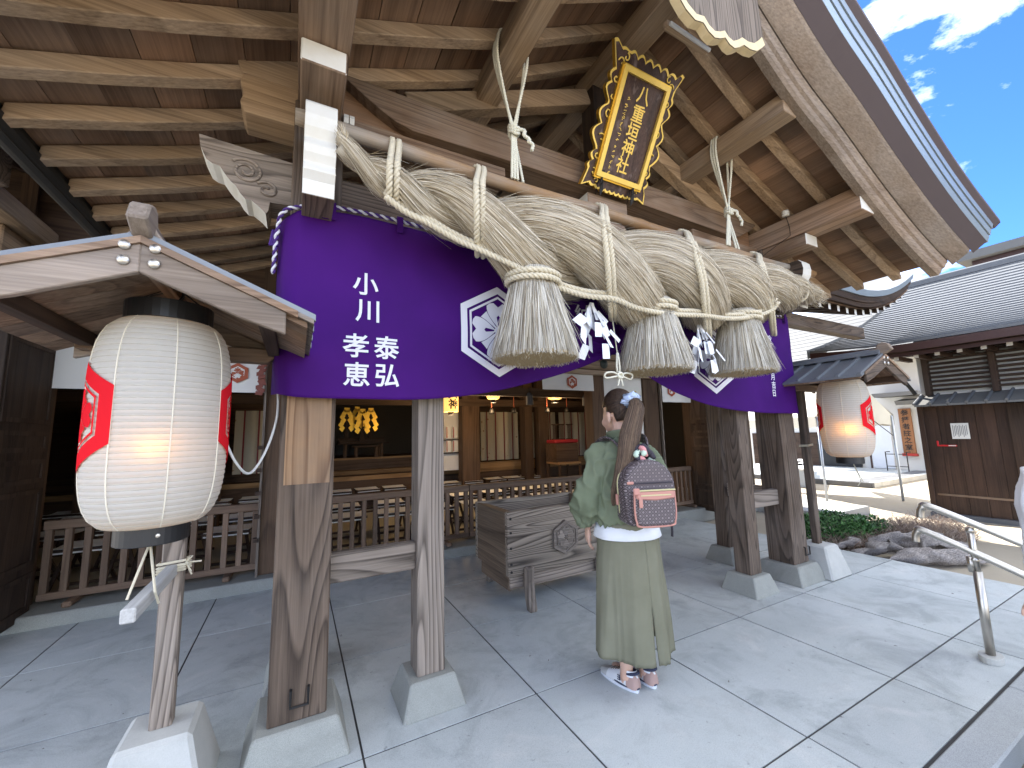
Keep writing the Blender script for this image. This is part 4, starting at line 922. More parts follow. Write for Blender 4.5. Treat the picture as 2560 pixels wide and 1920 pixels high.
# striped cord along the top edge and loops
M['purp2'] = plain('purple_cord', (.05,.012,.16), .7)
def two_tone(path, R_, pitch):
    a, b = MB(), MB(); pts = resample(path, pitch/8); d = 0
    for mbx, k in ((a,0),(b,1)):
        d = 0; l = []
        for i, p in enumerate(pts):
            if i: d += (p-pts[i-1]).length
            an = 2*pi*(d/pitch)+k*pi; t = (pts[min(i+1,len(pts)-1)]-pts[max(i-1,0)]).normalized(); u = Vector((0,-1,0)); w = t.cross(u).normalized(); l.append(p+(u*cos(an)+w*sin(an))*R_*.5)
        mbx.tube(l, R_*.58, 5)
    return a, b
tp = [Vector((-.13,2.23,2.2)),Vector((-.125,2.2,2.35)),Vector((-.11,2.16,2.47))]+[Vector((x, 2.132, spline(BTOP,x)+.022)) for x in [-.08+.12*i for i in range(36)]]
a_, b_ = two_tone(tp, .011, .055)
lp(a_, 'purple_strand', M['purp2'], ban, BO, smooth=True); lp(b_, 'white_strand', M['dye'], ban, BO, smooth=True)
for x in [.09,.12]+[.09+.37*i for i in range(1,12)]:
    z = spline(BTOP, x); lp(MB().box(x-.017,x+.017,2.112,2.118,z-.055,z+.036), 'hanging_loop', M['purple'], ban, BO)
tk = MB()
for i in range(5): tk.tube([(-.14+.004*i,2.22,2.42),(-.15+.008*i,2.20,2.33)], .006, 5)
lp(tk, 'cord_tassel', M['purp2'], ban, BO)
# ================================================================ name plaque
pq = thing('name_plaque', 'gold-framed wooden name plaque with five gold characters leaning out under the gable', 'plaque', (2.09,2.14,3.27))
pu = Vector((0,-.35,.59)).normalized(); pn = Vector((0,-.59,-.35)).normalized()   # up the board, outward normal
def pm(a, b, d=0): return tuple(Vector((a,0,0))+pu*b+pn*d)
def slab2(name, loop, d0, d1, mat, side=None, parent=None):
    mb = MB(); mb.prism(loop, 'z', d0, d1, 0, [1]*len(loop) if side else None); mb.v = [pm(*q) for q in mb.v]
    return mb.build(name, [mat, side] if side else mat, parent or pq, bevel=.0)
M['lac'] = wood('brown_lacquered_board', (.022,.011,.008), (.085,.045,.034), 'z', 2.0, 6, (.16,.11,.1), .5, rough=.4, streak=(.2,.15,.14))
W2, Hh = .22, .69   # inner frame half width, height; board starts at b=.08
def scal(a0, b0, a1, b1, n, amp, pointy=False):
    """scalloped edge between two points, bulging to the left of travel"""
    o = []; dx, dy = a1-a0, b1-b0; L = sqrt(dx*dx+dy*dy); nx, ny = dy/L, -dx/L
    for i in range(n*6):
        t = i/(n*6); w = amp*abs(sin(t*n*pi)); o.append((a0+dx*t+nx*w, b0+dy*t+ny*w))
    return o
# outline (counter-clockwise from bottom left): flared corners, cloud-scalloped sides
out_ = [(-.315,-.085)]+scal(-.25,-.055,-.14,-.075,2,.012)+scal(-.14,-.075,.14,-.075,6,.014)+scal(.14,-.075,.25,-.055,2,.012)+[(.315,-.085)]
out_ += [(.30,-.02)]+scal(.275,.02,.262,.16,2,.03)+[(.27,.18)]+scal(.29,.2,.262,.45,2,.045)+[(.262,.47)]+scal(.285,.5,.27,.66,2,.03)+[(.29,.70),(.335,.80),(.31,.81)]
out_ += scal(.27,.77,.20,.78,1,.012)+scal(.19,.765,-.19,.765,5,.03)+scal(-.20,.78,-.27,.77,1,.012)+[(-.31,.81),(-.335,.80)]
out_ += [(-.29,.70)]+scal(-.27,.66,-.285,.5,2,.03)+[(-.262,.47)]+scal(-.262,.45,-.29,.2,2,.045)+[(-.27,.18)]+scal(-.262,.16,-.275,.02,2,.03)+[(-.30,-.02)]
slab2('back_board', out_, -.03, .0, M['lac'], M['gold'])
rimo = MB(); n_ = len(out_)
inn = [(a*.955, .36+(b-.36)*.965) for a, b in out_]
rimo.add([pm(a,b,.004) for a,b in out_]+[pm(a,b,.004) for a,b in inn], [(i,(i+1)%n_,n_+(i+1)%n_,n_+i) for i in range(n_)]); rimo.build('gold_rim', M['goldp'], pq, fix=False)
for sx in (-1,1):
    for (ca, cb, r0, ph) in ((.235,.70,.028,0),(.205,.735,.026,1.6),(.245,.60,.024,3.6),(.238,.50,.03,2),(.236,.40,.03,4.4),(.24,.24,.03,.5),(.24,.13,.026,3.3),(.235,.02,.026,1.2),(.19,-.03,.022,.2)):
        P_ = [pm(sx*ca+r0*(1-.75*i/17)*cos(ph+5*i/17)*sx, cb+r0*(1-.75*i/17)*sin(ph+5*i/17), .006) for i in range(18)]
        MB().tube(P_, .0055, 5).build('scroll', M['goldp'], pq, smooth=True)
slab2('panel', [(-W2+.03,.03),(W2-.03,.03),(W2-.03,Hh-.03),(-W2+.03,Hh-.03)], .002, .016, M['lac'])
for (a0,a1,b0,b1) in ((-W2,-W2+.034,0,Hh),(W2-.034,W2,0,Hh),(-W2+.034,W2-.034,0,.034),(-W2+.034,W2-.034,Hh-.034,Hh)):
    slab2('frame_bar', [(a0,b0),(a1,b0),(a1,b1),(a0,b1)], .0, .038, M['goldp'])
for (a0,a1,b0,b1) in ((-W2-.012,-W2,-.012,Hh+.012),(W2,W2+.012,-.012,Hh+.012),(-W2,W2,-.012,0),(-W2,W2,Hh,Hh+.012)):
    slab2('frame_step', [(a0,b0),(a1,b0),(a1,b1),(a0,b1)], .0, .022, M['gold'])
def gilt(ch, size, ca, cb, bold=.018):
    v, f_ = char2d(ch, size, bold); MB().add([pm(ca+a, cb+b, .0195) for a, b in v], f_).build('character', M['goldp'], pq, fix=False)
for i, ch in enumerate('八重垣神社'): gilt(ch, .118, .012-.004*i, .575-.113*i, .014)
rs2 = random.Random(5)
for i, ch in enumerate('出雲国造千家尊祀大宮司書'): 
    pass
for i in range(15):   # the small side column reads only as brush marks
    cb = .52-.032*i-(.02 if i > 8 else 0)
    mk = MB()
    for q in range(4):
        a0, b0 = rs2.uniform(-.012,.006), rs2.uniform(-.011,.011); a1, b1 = a0+rs2.uniform(.006,.016), b0+rs2.uniform(-.007,.007)
        d = Vector((a1-a0,b1-b0)).normalized()*.0022; mk.add([pm(-.115+x, cb+y, .0195) for x, y in ((a0-d.y,b0+d.x),(a0+d.y,b0-d.x),(a1+d.y,b1-d.x),(a1-d.y,b1+d.x))], [(0,1,2,3)])
    mk.build('small_character', M['goldp'], pq, fix=False)
for a in (-.16, .15):
    q = MB()
    for s_ in (-1,1):
        L_ = [(0,0,.012),(s_*.014,-.05,.03),(s_*.022,-.10,.04),(s_*.012,-.145,.035),(s_*.004,-.10,.02)]
        q.add([pm(a+x+s_*.008, .02+b, d) for x,b,d in L_]+[pm(a+x+s_*.008, .02+b, d-.006) for x,b,d in L_], [(0,1,2,3,4),(9,8,7,6,5)]+[(i,(i+1)%5,5+(i+1)%5,5+i) for i in range(5)])
    q.tube([pm(a,.05,.03),pm(a,-.04,.03)], .007, 6)
    q.build('leaf_bracket', M['iron'], pq)
# ================================================================ lantern stands and paper lanterns
M['seam'] = plain('grey_seam_metal', (.2,.215,.23), .45, .3, .25, 5)
M['greypaint'] = wood('pale_weathered_bar', (.3,.29,.27), (.55,.54,.52), 'y', 2, 5)
def lantern_stand(X0, label):
    t = thing('lantern_stand', label, 'lantern stand', (X0,2.22,0), group='roofed lantern stands beside the porch')
    b = MB(); b.frustum(0,0,-.003,.275,.185,.19,.115,.12); b.build('base_block', M['block'], t, bevel=.014)
    MB().box(-.036,.036,-.03,.03,.27,1.93).build('pole', M['greyz'] if X0 < 0 else M['postz'], t, bevel=.006)
    cd_ = MB()
    if X0 < 0: MB().box(-.018,.02,-.53,-.031,.845,.888).build('lower_arm', M['greypaint'], t, bevel=.004)
    for z in (.86,.87,.88,.895) if X0 < 0 else (1.2,1.21): cd_.tube([(-.045,-.04,z),(.045,-.04,z+.006),(.05,.038,z),(-.045,.038,z-.004),(-.045,-.04,z)], .005, 5)
    for q in range(9 if X0 < 0 else 0): cd_.tube([(.045,-.035,.89),(.07+rs2.uniform(-.02,.03),-.05+rs2.uniform(-.02,.02),.89+rs2.uniform(-.05,.03))], .003, 4)
    cd_.build('lashing', M['rope'], t)
    # roof: ridge along Y, from -.70 to +.12
    y0, y1 = -.70, .10
    for sx in (-1,1):
        def zt(dx): return 2.005-.43*dx
        vs = lambda dz0, dz1, xa, xb, ya, yb: [(sx*xa,ya,zt(xa)+dz0),(sx*xb,ya,zt(xb)+dz0),(sx*xb,yb,zt(xb)+dz0),(sx*xa,yb,zt(xa)+dz0),(sx*xa,ya,zt(xa)+dz1),(sx*xb,ya,zt(xb)+dz1),(sx*xb,yb,zt(xb)+dz1),(sx*xa,yb,zt(xa)+dz1)]
        FS = [(0,3,2,1),(4,5,6,7),(0,1,5,4),(1,2,6,5),(2,3,7,6),(3,0,4,7)]
        for k in range(6):
            ya = y0+.02+(y1-y0-.04)*k/6; yb = y0+.02+(y1-y0-.04)*(k+1)/6-.003
            MB().add(vs(-.045,-.026,.0,.45,ya,yb), FS).build('roof_plank', M['beamx'], t)
        MB().add(vs(-.024,-.008,.0,.47,y0-.0,y1), FS).build('roof_sheet', M['seam'] if X0 > 0 else M['greyx'], t)
        for k in range(6):
            ya = y0+.004+(y1-y0-.03)*k/5; MB().add(vs(-.010,.012,.01,.475,ya,ya+.022), FS).build('roof_seam', M['seam'], t)
        for ya in (y0+.012, y1-.05):
            # bargeboard, thicker in the middle
            mb = MB(); P0 = [(.0,-.118),(.10,-.118),(.25,-.118),(.385,-.105)]
            lo = [(sx*x, zt(x)+d) for x, d in P0]; hi = [(sx*x, zt(x)-.03) for x, d in reversed(P0)]
            mb.prism(lo+hi, 'y', ya-.012, ya+.012); mb.build('bargeboard', M['bargex'] if X0 < 0 else M['postx'], t, bevel=.003)
            mb = MB(); lo = [(sx*x, zt(x)-.03) for x in (0,.2,.42)]; hi = [(sx*x, zt(x)-.008) for x in (.42,.2,0)]; mb.prism(lo+hi, 'y', ya-.02, ya+.014); mb.build('barge_trim', M['beamx'], t)
        MB().box(min(sx*.30,sx*.345),max(sx*.30,sx*.345),y0+.03,y1-.03,1.775,1.825).build('purlin', M['dark'+'y'], t)
    MB().box(-.02,.02,y0+.03,y1-.03,1.925,1.965).build('ridge_pole', M['beamy'], t)
    prf = [(-.05,.0),(.05,.0),(.028,.03),(.022,.055),(-.022,.055),(-.028,.03)]
    MB().prism([(x,1.997+z) for x,z in prf], 'y', y0+.02, y1).build('ridge_cap', M['seam'] if X0 > 0 else M['greyy'], t, bevel=.004)
    MB().prism([(-.76,2.03),(-.735,2.085),(-.70,2.10),(-.665,2.09),(-.65,2.05),(-.60,2.045),(-.60,2.0),(-.70,1.995)], 'x', -.025, .025).build('ridge_ornament', M['bargey'], t, bevel=.006)
    MB().prism([(-.36,1.765),(-.32,1.765),(-.30,1.745),(.30,1.745),(.32,1.765),(.36,1.765),(.36,1.81),(-.36,1.81)], 'y', -.035, .035).build('cross_arm', M['beamx'], t, bevel=.004)
    for sx in (-1,1):
        for z in (1.962,1.915): MB().lathe([(0,-.008),(.014,-.006),(.016,0),(.0,.0)], n=10).xf(Matrix.Translation((sx*.035,y0-.002,z-.0)) @ Matrix.Rotation(-pi/2,4,'X')).build('nail_head', M['steel'], t, smooth=True)
    MB().tube(smooth_path([(0,-.35,1.945),(.0,-.35,1.985-.03),(.03,-.35,1.965),(.035,-.35,1.93),(.02,-.35,1.90)],5), .006, 6).build('hook', M['iron'], t, smooth=True)
    return t
lantern_stand(-.43, 'near left lantern stand with small gabled roof and pale concrete foot'); lantern_stand(4.48, 'far right lantern stand with grey seamed roof beside the porch posts')
def _paper():
    m = NT('lantern_paper'); v = m.coord((1,1,1), False); a = m.noise(v, 30, 4); b = m.noise(v, 4, 3)
    at = m.n('TexCoord'); sx = m.n('SeparateXYZ'); m.l(at.outputs['Object'], sx.inputs[0])
    c = m.mix(m.ramp(a, [(.3,0),(.8,.25)]), (.66,.64,.585), (.6,.56,.48))
    d = m.math('ABSOLUTE', m.math('SUBTRACT', sx.outputs[2], .356)); c = m.mix(m.ramp(d, [(.30,0),(.39,.55)]), c, (.72,.5,.26))   # orange-brown tint towards both ends
    df = m.n('BsdfDiffuse'); tr = m.n('BsdfTranslucent'); ms = m.n('MixShader', i_0=.42); m.l(c, df.inputs[0]); m.l(c, tr.inputs[0]); m.l(df.outputs[0], ms.inputs[1]); m.l(tr.outputs[0], ms.inputs[2]); m.l(ms.outputs[0], m.o.inputs[0]); return m.mat
M['lpaper'] = _paper()
def _redpaper(name, c0):
    m = NT(name); df = m.n('BsdfDiffuse'); tr = m.n('BsdfTranslucent'); ms = m.n('MixShader', i_0=.2)
    for q in (df, tr): q.inputs[0].default_value = (*c0, 1)
    m.l(df.outputs[0], ms.inputs[1]); m.l(tr.outputs[0], ms.inputs[2]); m.l(ms.outputs[0], m.o.inputs[0]); return m.mat
M['lred'] = _redpaper('lantern_red_print', (.72,.02,.03)); M['lwht'] = _redpaper('lantern_white_print', (.84,.83,.8))
LH, LR = .712, .197
def lrad(z):
    t = z/LH; e = 4.2; q = abs(2*t-1)**e; return .112+(LR-.112)*(1-q)**(1/2.0) if q < 1 else .112
def paper_lantern(X0, Y0, Z0, crest_az, bulb_az, label, bulb_z, bulb_r, watt):
    t = thing('paper_lantern', label, 'lantern', (X0,Y0,Z0), group='big white paper lanterns')
    NRIB = 37; prof = []
    for i in range(NRIB*4+1):
        z = LH*i/(NRIB*4); prof.append((lrad(z)-.0028*(1-abs(sin(pi*i/4))), z))
    MB().lathe(prof, (0,0,0), 56).build('paper_shade', M['lpaper'], t, smooth=True, fix=False)
    rb = MB()
    for i in range(1,NRIB):
        z = LH*i/NRIB; r = lrad(z)-.0022; rb.tube([(r*cos(a),r*sin(a),z) for a in [2*pi*k/40 for k in range(41)]], .0013, 4, False)
    stuff(rb.build('bamboo_ribs', plain('rib_bamboo', (.5,.46,.38), .8), t, fix=False))  # tan bamboo hoops set in the paper grooves
    for k in range(8):
        a = 2*pi*k/8+.35; MB().tube([((lrad(z)+.0002)*cos(a),(lrad(z)+.0002)*sin(a),z) for z in [LH*(.01+.98*i/24) for i in range(25)]], .0022, 5).build('paper_seam', plain('paper_seam', (.74,.68,.55), .8), t, fix=False)
    MB().lathe([(.112,LH-.004),(.128,LH-.002),(.128,LH+.062),(.112,LH+.062),(.112,LH-.004)], n=36).build('top_ring', M['black'], t)
    MB().lathe([(.0,-.058),(.098,-.058),(.102,-.055),(.102,.004),(.0,.004)], n=36).build('bottom_ring', M['black'], t)
    MB().lathe([(0,-.006),(.006,-.005),(.007,0),(0,0)], n=8).xf(Matrix.Translation((.103*cos(radians(-70)),.103*sin(radians(-70)),-.025)) @ Matrix.Rotation(radians(20),4,'Z') @ Matrix.Rotation(-pi/2,4,'X')).build('screw', M['steel'], t)
    wr = MB()
    for sx in (-1,1): wr.tube([(sx*.11,0,LH+.06),(sx*.06,0,LH+.10),(.02,0,LH+.135)], .003, 5)
    wr.tube([(-.11,.03,LH+.03),(-.11,.03,LH+.09),(.0,.0,LH+.14)], .002, 4); wr.build('wire_handle', M['iron'], t)
    for az in (crest_az, crest_az+180):
        a0 = radians(az)
        def cm(lift): return lambda p, q: ((lrad(.37+q)+lift)*cos(a0+p/LR), (lrad(.37+q)+lift)*sin(a0+p/LR), .37+q)
        def hx(r): return [(x*1.0, y) for x, y in hexagon(r)]
        def patch(nm, loops, mat, lift):
            v, f_ = poly2d(loops); b_ = bmesh.new(); vs = [b_.verts.new((x,y,0)) for x,y in v]
            for q in f_:
                try: b_.faces.new([vs[i] for i in q])
                except ValueError: pass
            bmesh.ops.triangulate(b_, faces=b_.faces)
            for _ in range(5):
                bmesh.ops.subdivide_edges(b_, edges=[e for e in b_.edges if e.calc_length() > .014], cuts=1); bmesh.ops.triangulate(b_, faces=b_.faces)
            for v_ in b_.verts: v_.co = cm(lift)(v_.co.x, v_.co.y)
            me = bpy.data.meshes.new(nm); b_.to_mesh(me); b_.free(); me.materials.append(mat); return obj(nm, me, t)
        patch('crest_ring', [hx(.182), hx(.128)], M['lred'], .0032); patch('crest_inner_ring', [hx(.116), hx(.107)], M['lred'], .0032)
        patch('crest_flower', flower(.085), M['lred'], .0032)
    tl = MB()
    tl.tube([(0,-.02,-.058),(-.03,-.09,-.215)], .004, 5); tl.tube([(0,-.02,-.058),(.03,-.05,-.215),(.035,-.02,-.26)], .004, 5); tl.build('tether', M['rope'], t)
    # the lit bulb
    a = radians(bulb_az); bx_, by_ = bulb_r*cos(a), bulb_r*sin(a)
    bm = NT('lit_bulb'); bm.base((1,.8,.4)); bm.emit((1,.38,.04), 1.2); MB().lathe([(0,-.025),(.018,-.02),(.026,0),(.018,.02),(.008,.035),(.0,.04)], (bx_,by_,bulb_z), 12).build('bulb', bm.mat, t, smooth=True)
    ld = bpy.data.lights.new('bulb_light', 'POINT'); ld.energy = watt; ld.color = (1,.42,.03); ld.shadow_soft_size = .012
    lo_ = bpy.data.objects.new('bulb_light', ld); COL.objects.link(lo_); lo_.parent = t; lo_.location = ((bulb_r+.042)*cos(a),(bulb_r+.042)*sin(a),bulb_z)
    return t
paper_lantern(-.427,1.87,1.105,20,-83,'big white paper lantern with red crests hanging at the left front',.265,.122,.022)
paper_lantern(4.485,1.87,1.105,-76,-150,'white paper lantern with red crests glowing at the right beyond the posts',.25,.105,.10)
cdm = MB(); cdm.tube(smooth_path([(-.26,1.95,1.42),(-.215,2.0,1.30),(-.17,2.1,1.245),(-.12,2.2,1.34),(-.085,2.25,1.50),(-.09,2.26,1.66)],6), .0055, 6)
tag(cdm.build('power_cord', plain('white_cable', (.7,.7,.68), .5), smooth=True), 'thin white power cord sagging between the left lantern and the near post', 'cord')
# ================================================================ offertory box
M['boxw'] = wood('deeply_weathered_box_timber', (.022,.015,.011), (.4,.33,.26), 'x', 4.0, 14, (.3,.26,.22), .35, bump=.6, fine=.22)
M['boxs'] = wood('dark_box_timber', (.05,.034,.024), (.2,.14,.095), 'y', 2.2, 7, (.16,.13,.1), .4, bump=.5)
bx0 = thing('offertory_box', 'weathered wooden offertory box with carved hexagon crest on the porch floor', 'offertory box', (2.06,3.31,0))
hw, hd = .545, .33
MB().box(-hw,hw,-hd,-hd+.045,.265,.765).build('front_board', M['boxw'], bx0, bevel=.006)
MB().box(-hw,hw,hd-.045,hd,.265,.765).build('rear_board', M['boxw'], bx0, bevel=.006)
for sx in (-1,1): MB().box(min(sx*hw-.0,sx*(hw-.045)),max(sx*hw,sx*(hw-.045)),-hd+.046,hd-.046,.265,.758).build('end_board', M['boxs'], bx0, bevel=.006)
MB().box(-hw+.045,hw-.045,-hd+.045,hd-.045,.30,.56).build('dark_inner_floor', M['dark'+'x'], bx0)  # solid floor, coloured dark to stand for shade inside the open box
MB().box(-hw+.045,-hw+.10,-hd+.045,hd-.045,.70,.745).build('inner_ledge', M['boxs'], bx0)
MB().box(-hw+.04,hw-.04,-hd+.05,-hd+.12,.15,.262).build('stand_rail', M['greyx'], bx0, bevel=.006); MB().box(-hw+.04,hw-.04,hd-.12,hd-.05,.15,.262).build('stand_rail', M['greyx'], bx0, bevel=.006)
for sx in (-1,1): MB().box(sx*hw-.03 if sx>0 else -hw+.03-.0,sx*hw if sx>0 else -hw+.06,-hd+.06,hd-.06,.14,.262).build('stand_end', M['boxs'], bx0, bevel=.005)
for sx in (-1,1):
    for sy in (-1,1):
        x = sx*.37; pr = [(sy*(hd-.02),.30),(sy*(hd+.03),.335),(sy*(hd+.055),.32),(sy*(hd+.05),.22),(sy*(hd+.062),.12),(sy*(hd+.09),.0),(sy*(hd+.03),.0),(sy*(hd-.0),.1),(sy*(hd-.02),.2)]
        MB().prism(pr, 'x', x-.035, x+.035).build('leg', M['greyz'], bx0, bevel=.008)
hc = MB(); cz = .505
hc.prism(hexagon(.142), 'z', 0, .022); hc.v = [(a, -hd-d, cz+b) for a,b,d in hc.v]; M['carve'] = wood('carved_crest_timber', (.1,.08,.066), (.3,.25,.21), 'x', 1.5, 2, (.27,.24,.21), .5, fine=.8)
hcr = hc.build('carved_crest', M['carve'], bx0)
for r0, r1, d in ((.142,.118,.034),(.104,.094,.030)):
    v, f_ = poly2d([hexagon(r0), hexagon(r1)]); mb = MB(); n0 = len(v); mb.add([(a,-hd-d,cz+b) for a,b in v], f_)
    for rr in (r0, r1):
        h = hexagon(rr); mb.add([(a,-hd-d,cz+b) for a,b in h]+[(a,-hd-.02,cz+b) for a,b in h], [(i,(i+1)%6,6+(i+1)%6,6+i) for i in range(6)])
    mb.build('crest_ring', M['carve'], hcr, fix=False)
for k in range(6):
    mb = MB(); mb.prism([(a*1.0,b) for a,b in petal(.012,.078,.036,pi/6+k*pi/3)], 'z', .018, .031); mb.v = [(a,-hd-d,cz+b) for a,b,d in mb.v]; mb.build('crest_petal', M['carve'], hcr, bevel=.004)
MB().lathe([(0,.012),(.012,.01),(.014,0)], n=10).xf(Matrix.Translation((0,-hd-.022,cz)) @ Matrix.Rotation(pi/2,4,'X')).build('crest_centre', M['carve'], hcr, smooth=True)
for sx in (-1,1):
    for z in (.71,.60,.48,.36,.30): MB().lathe([(0,.008),(.009,.006),(.011,0)], n=8).xf(Matrix.Translation((sx*(hw-.03),-hd,z)) @ Matrix.Rotation(pi/2,4,'X')).build('iron_nail', M['iron'], bx0)
# ================================================================ handrail
hr = thing('handrail', 'stainless steel double handrail on a round post at the platform step', 'handrail', (3.64,.95,0))
def rl(pts, r, nm): MB().tube(smooth_path([(x-3.64,y-.95,z) for x,y,z in pts],6), r, 14).build(nm, M['steel'], hr, smooth=True)
rl([(3.64,1.172,.775),(3.64,1.168,.815),(3.64,1.155,.842),(3.64,1.125,.855),(3.64,.9,.762),(3.64,.5,.585),(3.64,-.3,.23)], .0205, 'upper_rail')
rl([(3.64,1.212,.615),(3.64,1.208,.655),(3.64,1.195,.682),(3.64,1.165,.693),(3.64,.9,.585),(3.64,.5,.405),(3.64,-.3,.05)], .0205, 'lower_rail')
MB().tube([(0,0,.02),(0,0,.50)], .0215, 16).build('post', M['steel'], hr, smooth=True); MB().tube([(0,.02,.49),(0,.022,.58)], .018, 12).build('joint', M['steel'], hr, smooth=True)
MB().tube([(0,0,.50),(0,.005,.74)], .0165, 14).build('upper_post', M['steel'], hr, smooth=True)
for z in (.565,.735): MB().lathe([(0,-.022),(.016,-.016),(.022,0),(.016,.016),(0,.022)], (0,.004,z), 14).build('clamp', M['steel'], hr, smooth=True)
bs = MB(); bs.prism([(.075*cos(a)*(1 if abs(cos(a))<.99 else 1), .05*sin(a)) for a in [2*pi*i/20 for i in range(20)]], 'z', 0, .035); bs.build('base_pad', M['block'], hr, bevel=.008)
# ================================================================ people
def ellipsoid(mb, c, r, n=20, m_=14):
    c = Vector(c); mb.grid(lambda u, v: c+Vector((r[0]*sin(pi*v)*cos(2*pi*u), r[1]*sin(pi*v)*sin(2*pi*u), r[2]*cos(pi*v))), n, m_, close_u=True); return mb
def remesh(mb, name, mat, parent, voxel, smooth_it=4, disp=None):
    """fuse the overlapping closed shapes of mb into one continuous skin"""
    me = mb.mesh(name, mat); b = bmesh.new(); b.from_mesh(me); bmesh.ops.remove_doubles(b, verts=b.verts, dist=1e-5); bmesh.ops.holes_fill(b, edges=b.edges); bmesh.ops.recalc_face_normals(b, faces=b.faces); b.to_mesh(me); b.free()
    o = bpy.data.objects.new(name, me); COL.objects.link(o); r = o.modifiers.new('r', 'REMESH'); r.mode = 'VOXEL'; r.voxel_size = voxel
    s_ = o.modifiers.new('s', 'SMOOTH'); s_.iterations = smooth_it; s_.factor = .5
    dg = bpy.context.evaluated_depsgraph_get(); m2 = bpy.data.meshes.new_from_object(o.evaluated_get(dg)); bpy.data.objects.remove(o); bpy.data.meshes.remove(me)
    if disp:
        m2.update(); nv = [v.normal.copy() for v in m2.vertices]
        for v, n in zip(m2.vertices, nv): v.co += n*disp(v.co)
    m2.polygons.foreach_set('use_smooth', [True]*len(m2.polygons)); m2.materials.clear(); m2.materials.append(mat); m2.name = name
    return obj(name, m2, parent)
def closed_tube(mb, pts, rad, n=14, flat=1.0, k=4):
    P_ = smooth_path(pts, k); N = len(pts); R_ = []
    for i in range(len(P_)):
        t = i/k; j = min(int(t), N-2); R_.append(rad[j]+(rad[j+1]-rad[j])*(t-j))
    return mb.tube(P_, R_, n, True, 0, flat)
def hand(mb, wrist, d, side, out):
    """palm and five unequal curled fingers; d = pointing direction, side = towards the thumb, out = palm normal"""
    w, d, side, out = Vector(wrist), Vector(d).normalized(), Vector(side).normalized(), Vector(out).normalized()
    closed_tube(mb, [w-d*.03, w, w+d*.03, w+d*.065, w+d*.085], [.021,.022,.030,.033,.022], 12, .55)
    for i, (ln, o_) in enumerate(((.065,.030),(.074,.011),(.070,-.008),(.054,-.026))):
        b = w+d*.07+side*o_; closed_tube(mb, [b-d*.012, b+d*ln*.4+out*.004, b+d*ln*.75+out*.016, b+d*ln*.92+out*.030], [.0095,.0088,.008,.006], 8)
    b = w+d*.025+side*.022; closed_tube(mb, [b-side*.012, b+side*.018+d*.02+out*.006, b+side*.024+d*.045+out*.014, b+side*.02+d*.062+out*.02], [.012,.0105,.009,.006], 8)
def skin_mat(name, c):
    m = NT(name); v = m.coord(); a = m.noise(v, 18, 3); m.base(m.mix(m.ramp(a, [(.35,0),(.7,.35)]), c, (c[0]*.95,c[1]*.72,c[2]*.62))); m.rough(.5); m.b.inputs['Subsurface Weight'].default_value = .12; m.b.inputs['Subsurface Radius'].default_value = (.8,.35,.2); m.b.inputs['Subsurface Scale'].default_value = .01; return m.mat
def body(parent, head_turn, la, ra, skin, legs=((-.07,0),(.07,0)), lh=None, rh=None):
    mb = MB(); hd_ = MB()
    ellipsoid(hd_, (0,-.012,.065), (.074,.094,.098)); ellipsoid(hd_, (0,.035,.02), (.059,.064,.085)); ellipsoid(hd_, (0,.072,-.055), (.028,.026,.024)); ellipsoid(hd_, (0,.062,-.03), (.042,.035,.03))
    closed_tube(hd_, [(0,.092,.035),(0,.108,.008),(0,.113,-.006),(0,.098,-.012)], [.008,.012,.014,.010], 10)
    for sx in (-1,1):
        ellipsoid(hd_, (sx*.033,.066,.0), (.026,.03,.028), 12, 8); ellipsoid(hd_, (sx*.078,-.008,.012), (.009,.021,.033), 12, 8); ellipsoid(hd_, (sx*.083,-.014,.022), (.008,.018,.022), 12, 8)
    ellipsoid(hd_, (0,.09,-.03), (.022,.012,.006), 12, 6); ellipsoid(hd_, (0,.088,-.04), (.019,.012,.007), 12, 6)
    HM = Matrix.Translation((0,.02,1.452)) @ Matrix.Scale(1.07,4) @ Matrix.Rotation(head_turn[0],4,'Z') @ Matrix.Rotation(head_turn[1],4,'X'); hd_.xf(HM); mb.add(hd_.v, hd_.f)
    closed_tube(mb, [(0,-.02,1.24),(0,-.012,1.34),(0,.008,1.44)], [.07,.052,.05], 14)
    closed_tube(mb, [(0,0,.80),(0,0,.95),(0,.005,1.1),(0,0,1.25),(0,-.005,1.31)], [.12,.105,.11,.105,.05], 18)
    for sx, arm in ((-1,la),(1,ra)): closed_tube(mb, [(sx*.07,0,1.235)]+arm, [.035,.038,.04,.038,.034,.026][:len(arm)+1], 12)
    for (fx, fy), sx in zip(legs, (-1,1)): closed_tube(mb, [(sx*.068,0,.86),(sx*.07,.01,.62),(sx*.068,.015,.46),(fx,fy-.035,.30),(fx,fy-.02,.10),(fx,fy-.02,.05)], [.08,.068,.054,.054,.034,.036], 14); 
    for (fx, fy) in legs: closed_tube(mb, [(fx,fy-.03,.045),(fx,fy+.06,.04),(fx,fy+.15,.025)], [.034,.036,.022], 12)
    if lh: hand(mb, *lh)
    if rh: hand(mb, *rh)
    o = remesh(mb, 'body', skin, parent, .0065, 3)
    ey = MB(); 
    for sx in (-1,1): ellipsoid(ey, (sx*.031,.0905,.022), (.011,.006,.0055), 12, 8)
    ey.xf(HM); ey.build('eyes', plain('dark_eye', (.02,.015,.012), .2), o, smooth=True)
    lp_ = MB(); ellipsoid(lp_, (0,.098,-.035), (.02,.006,.007), 12, 6); lp_.xf(HM); lp_.build('lips', plain('lip', (.45,.16,.14), .4), o, smooth=True)
    return o, HM
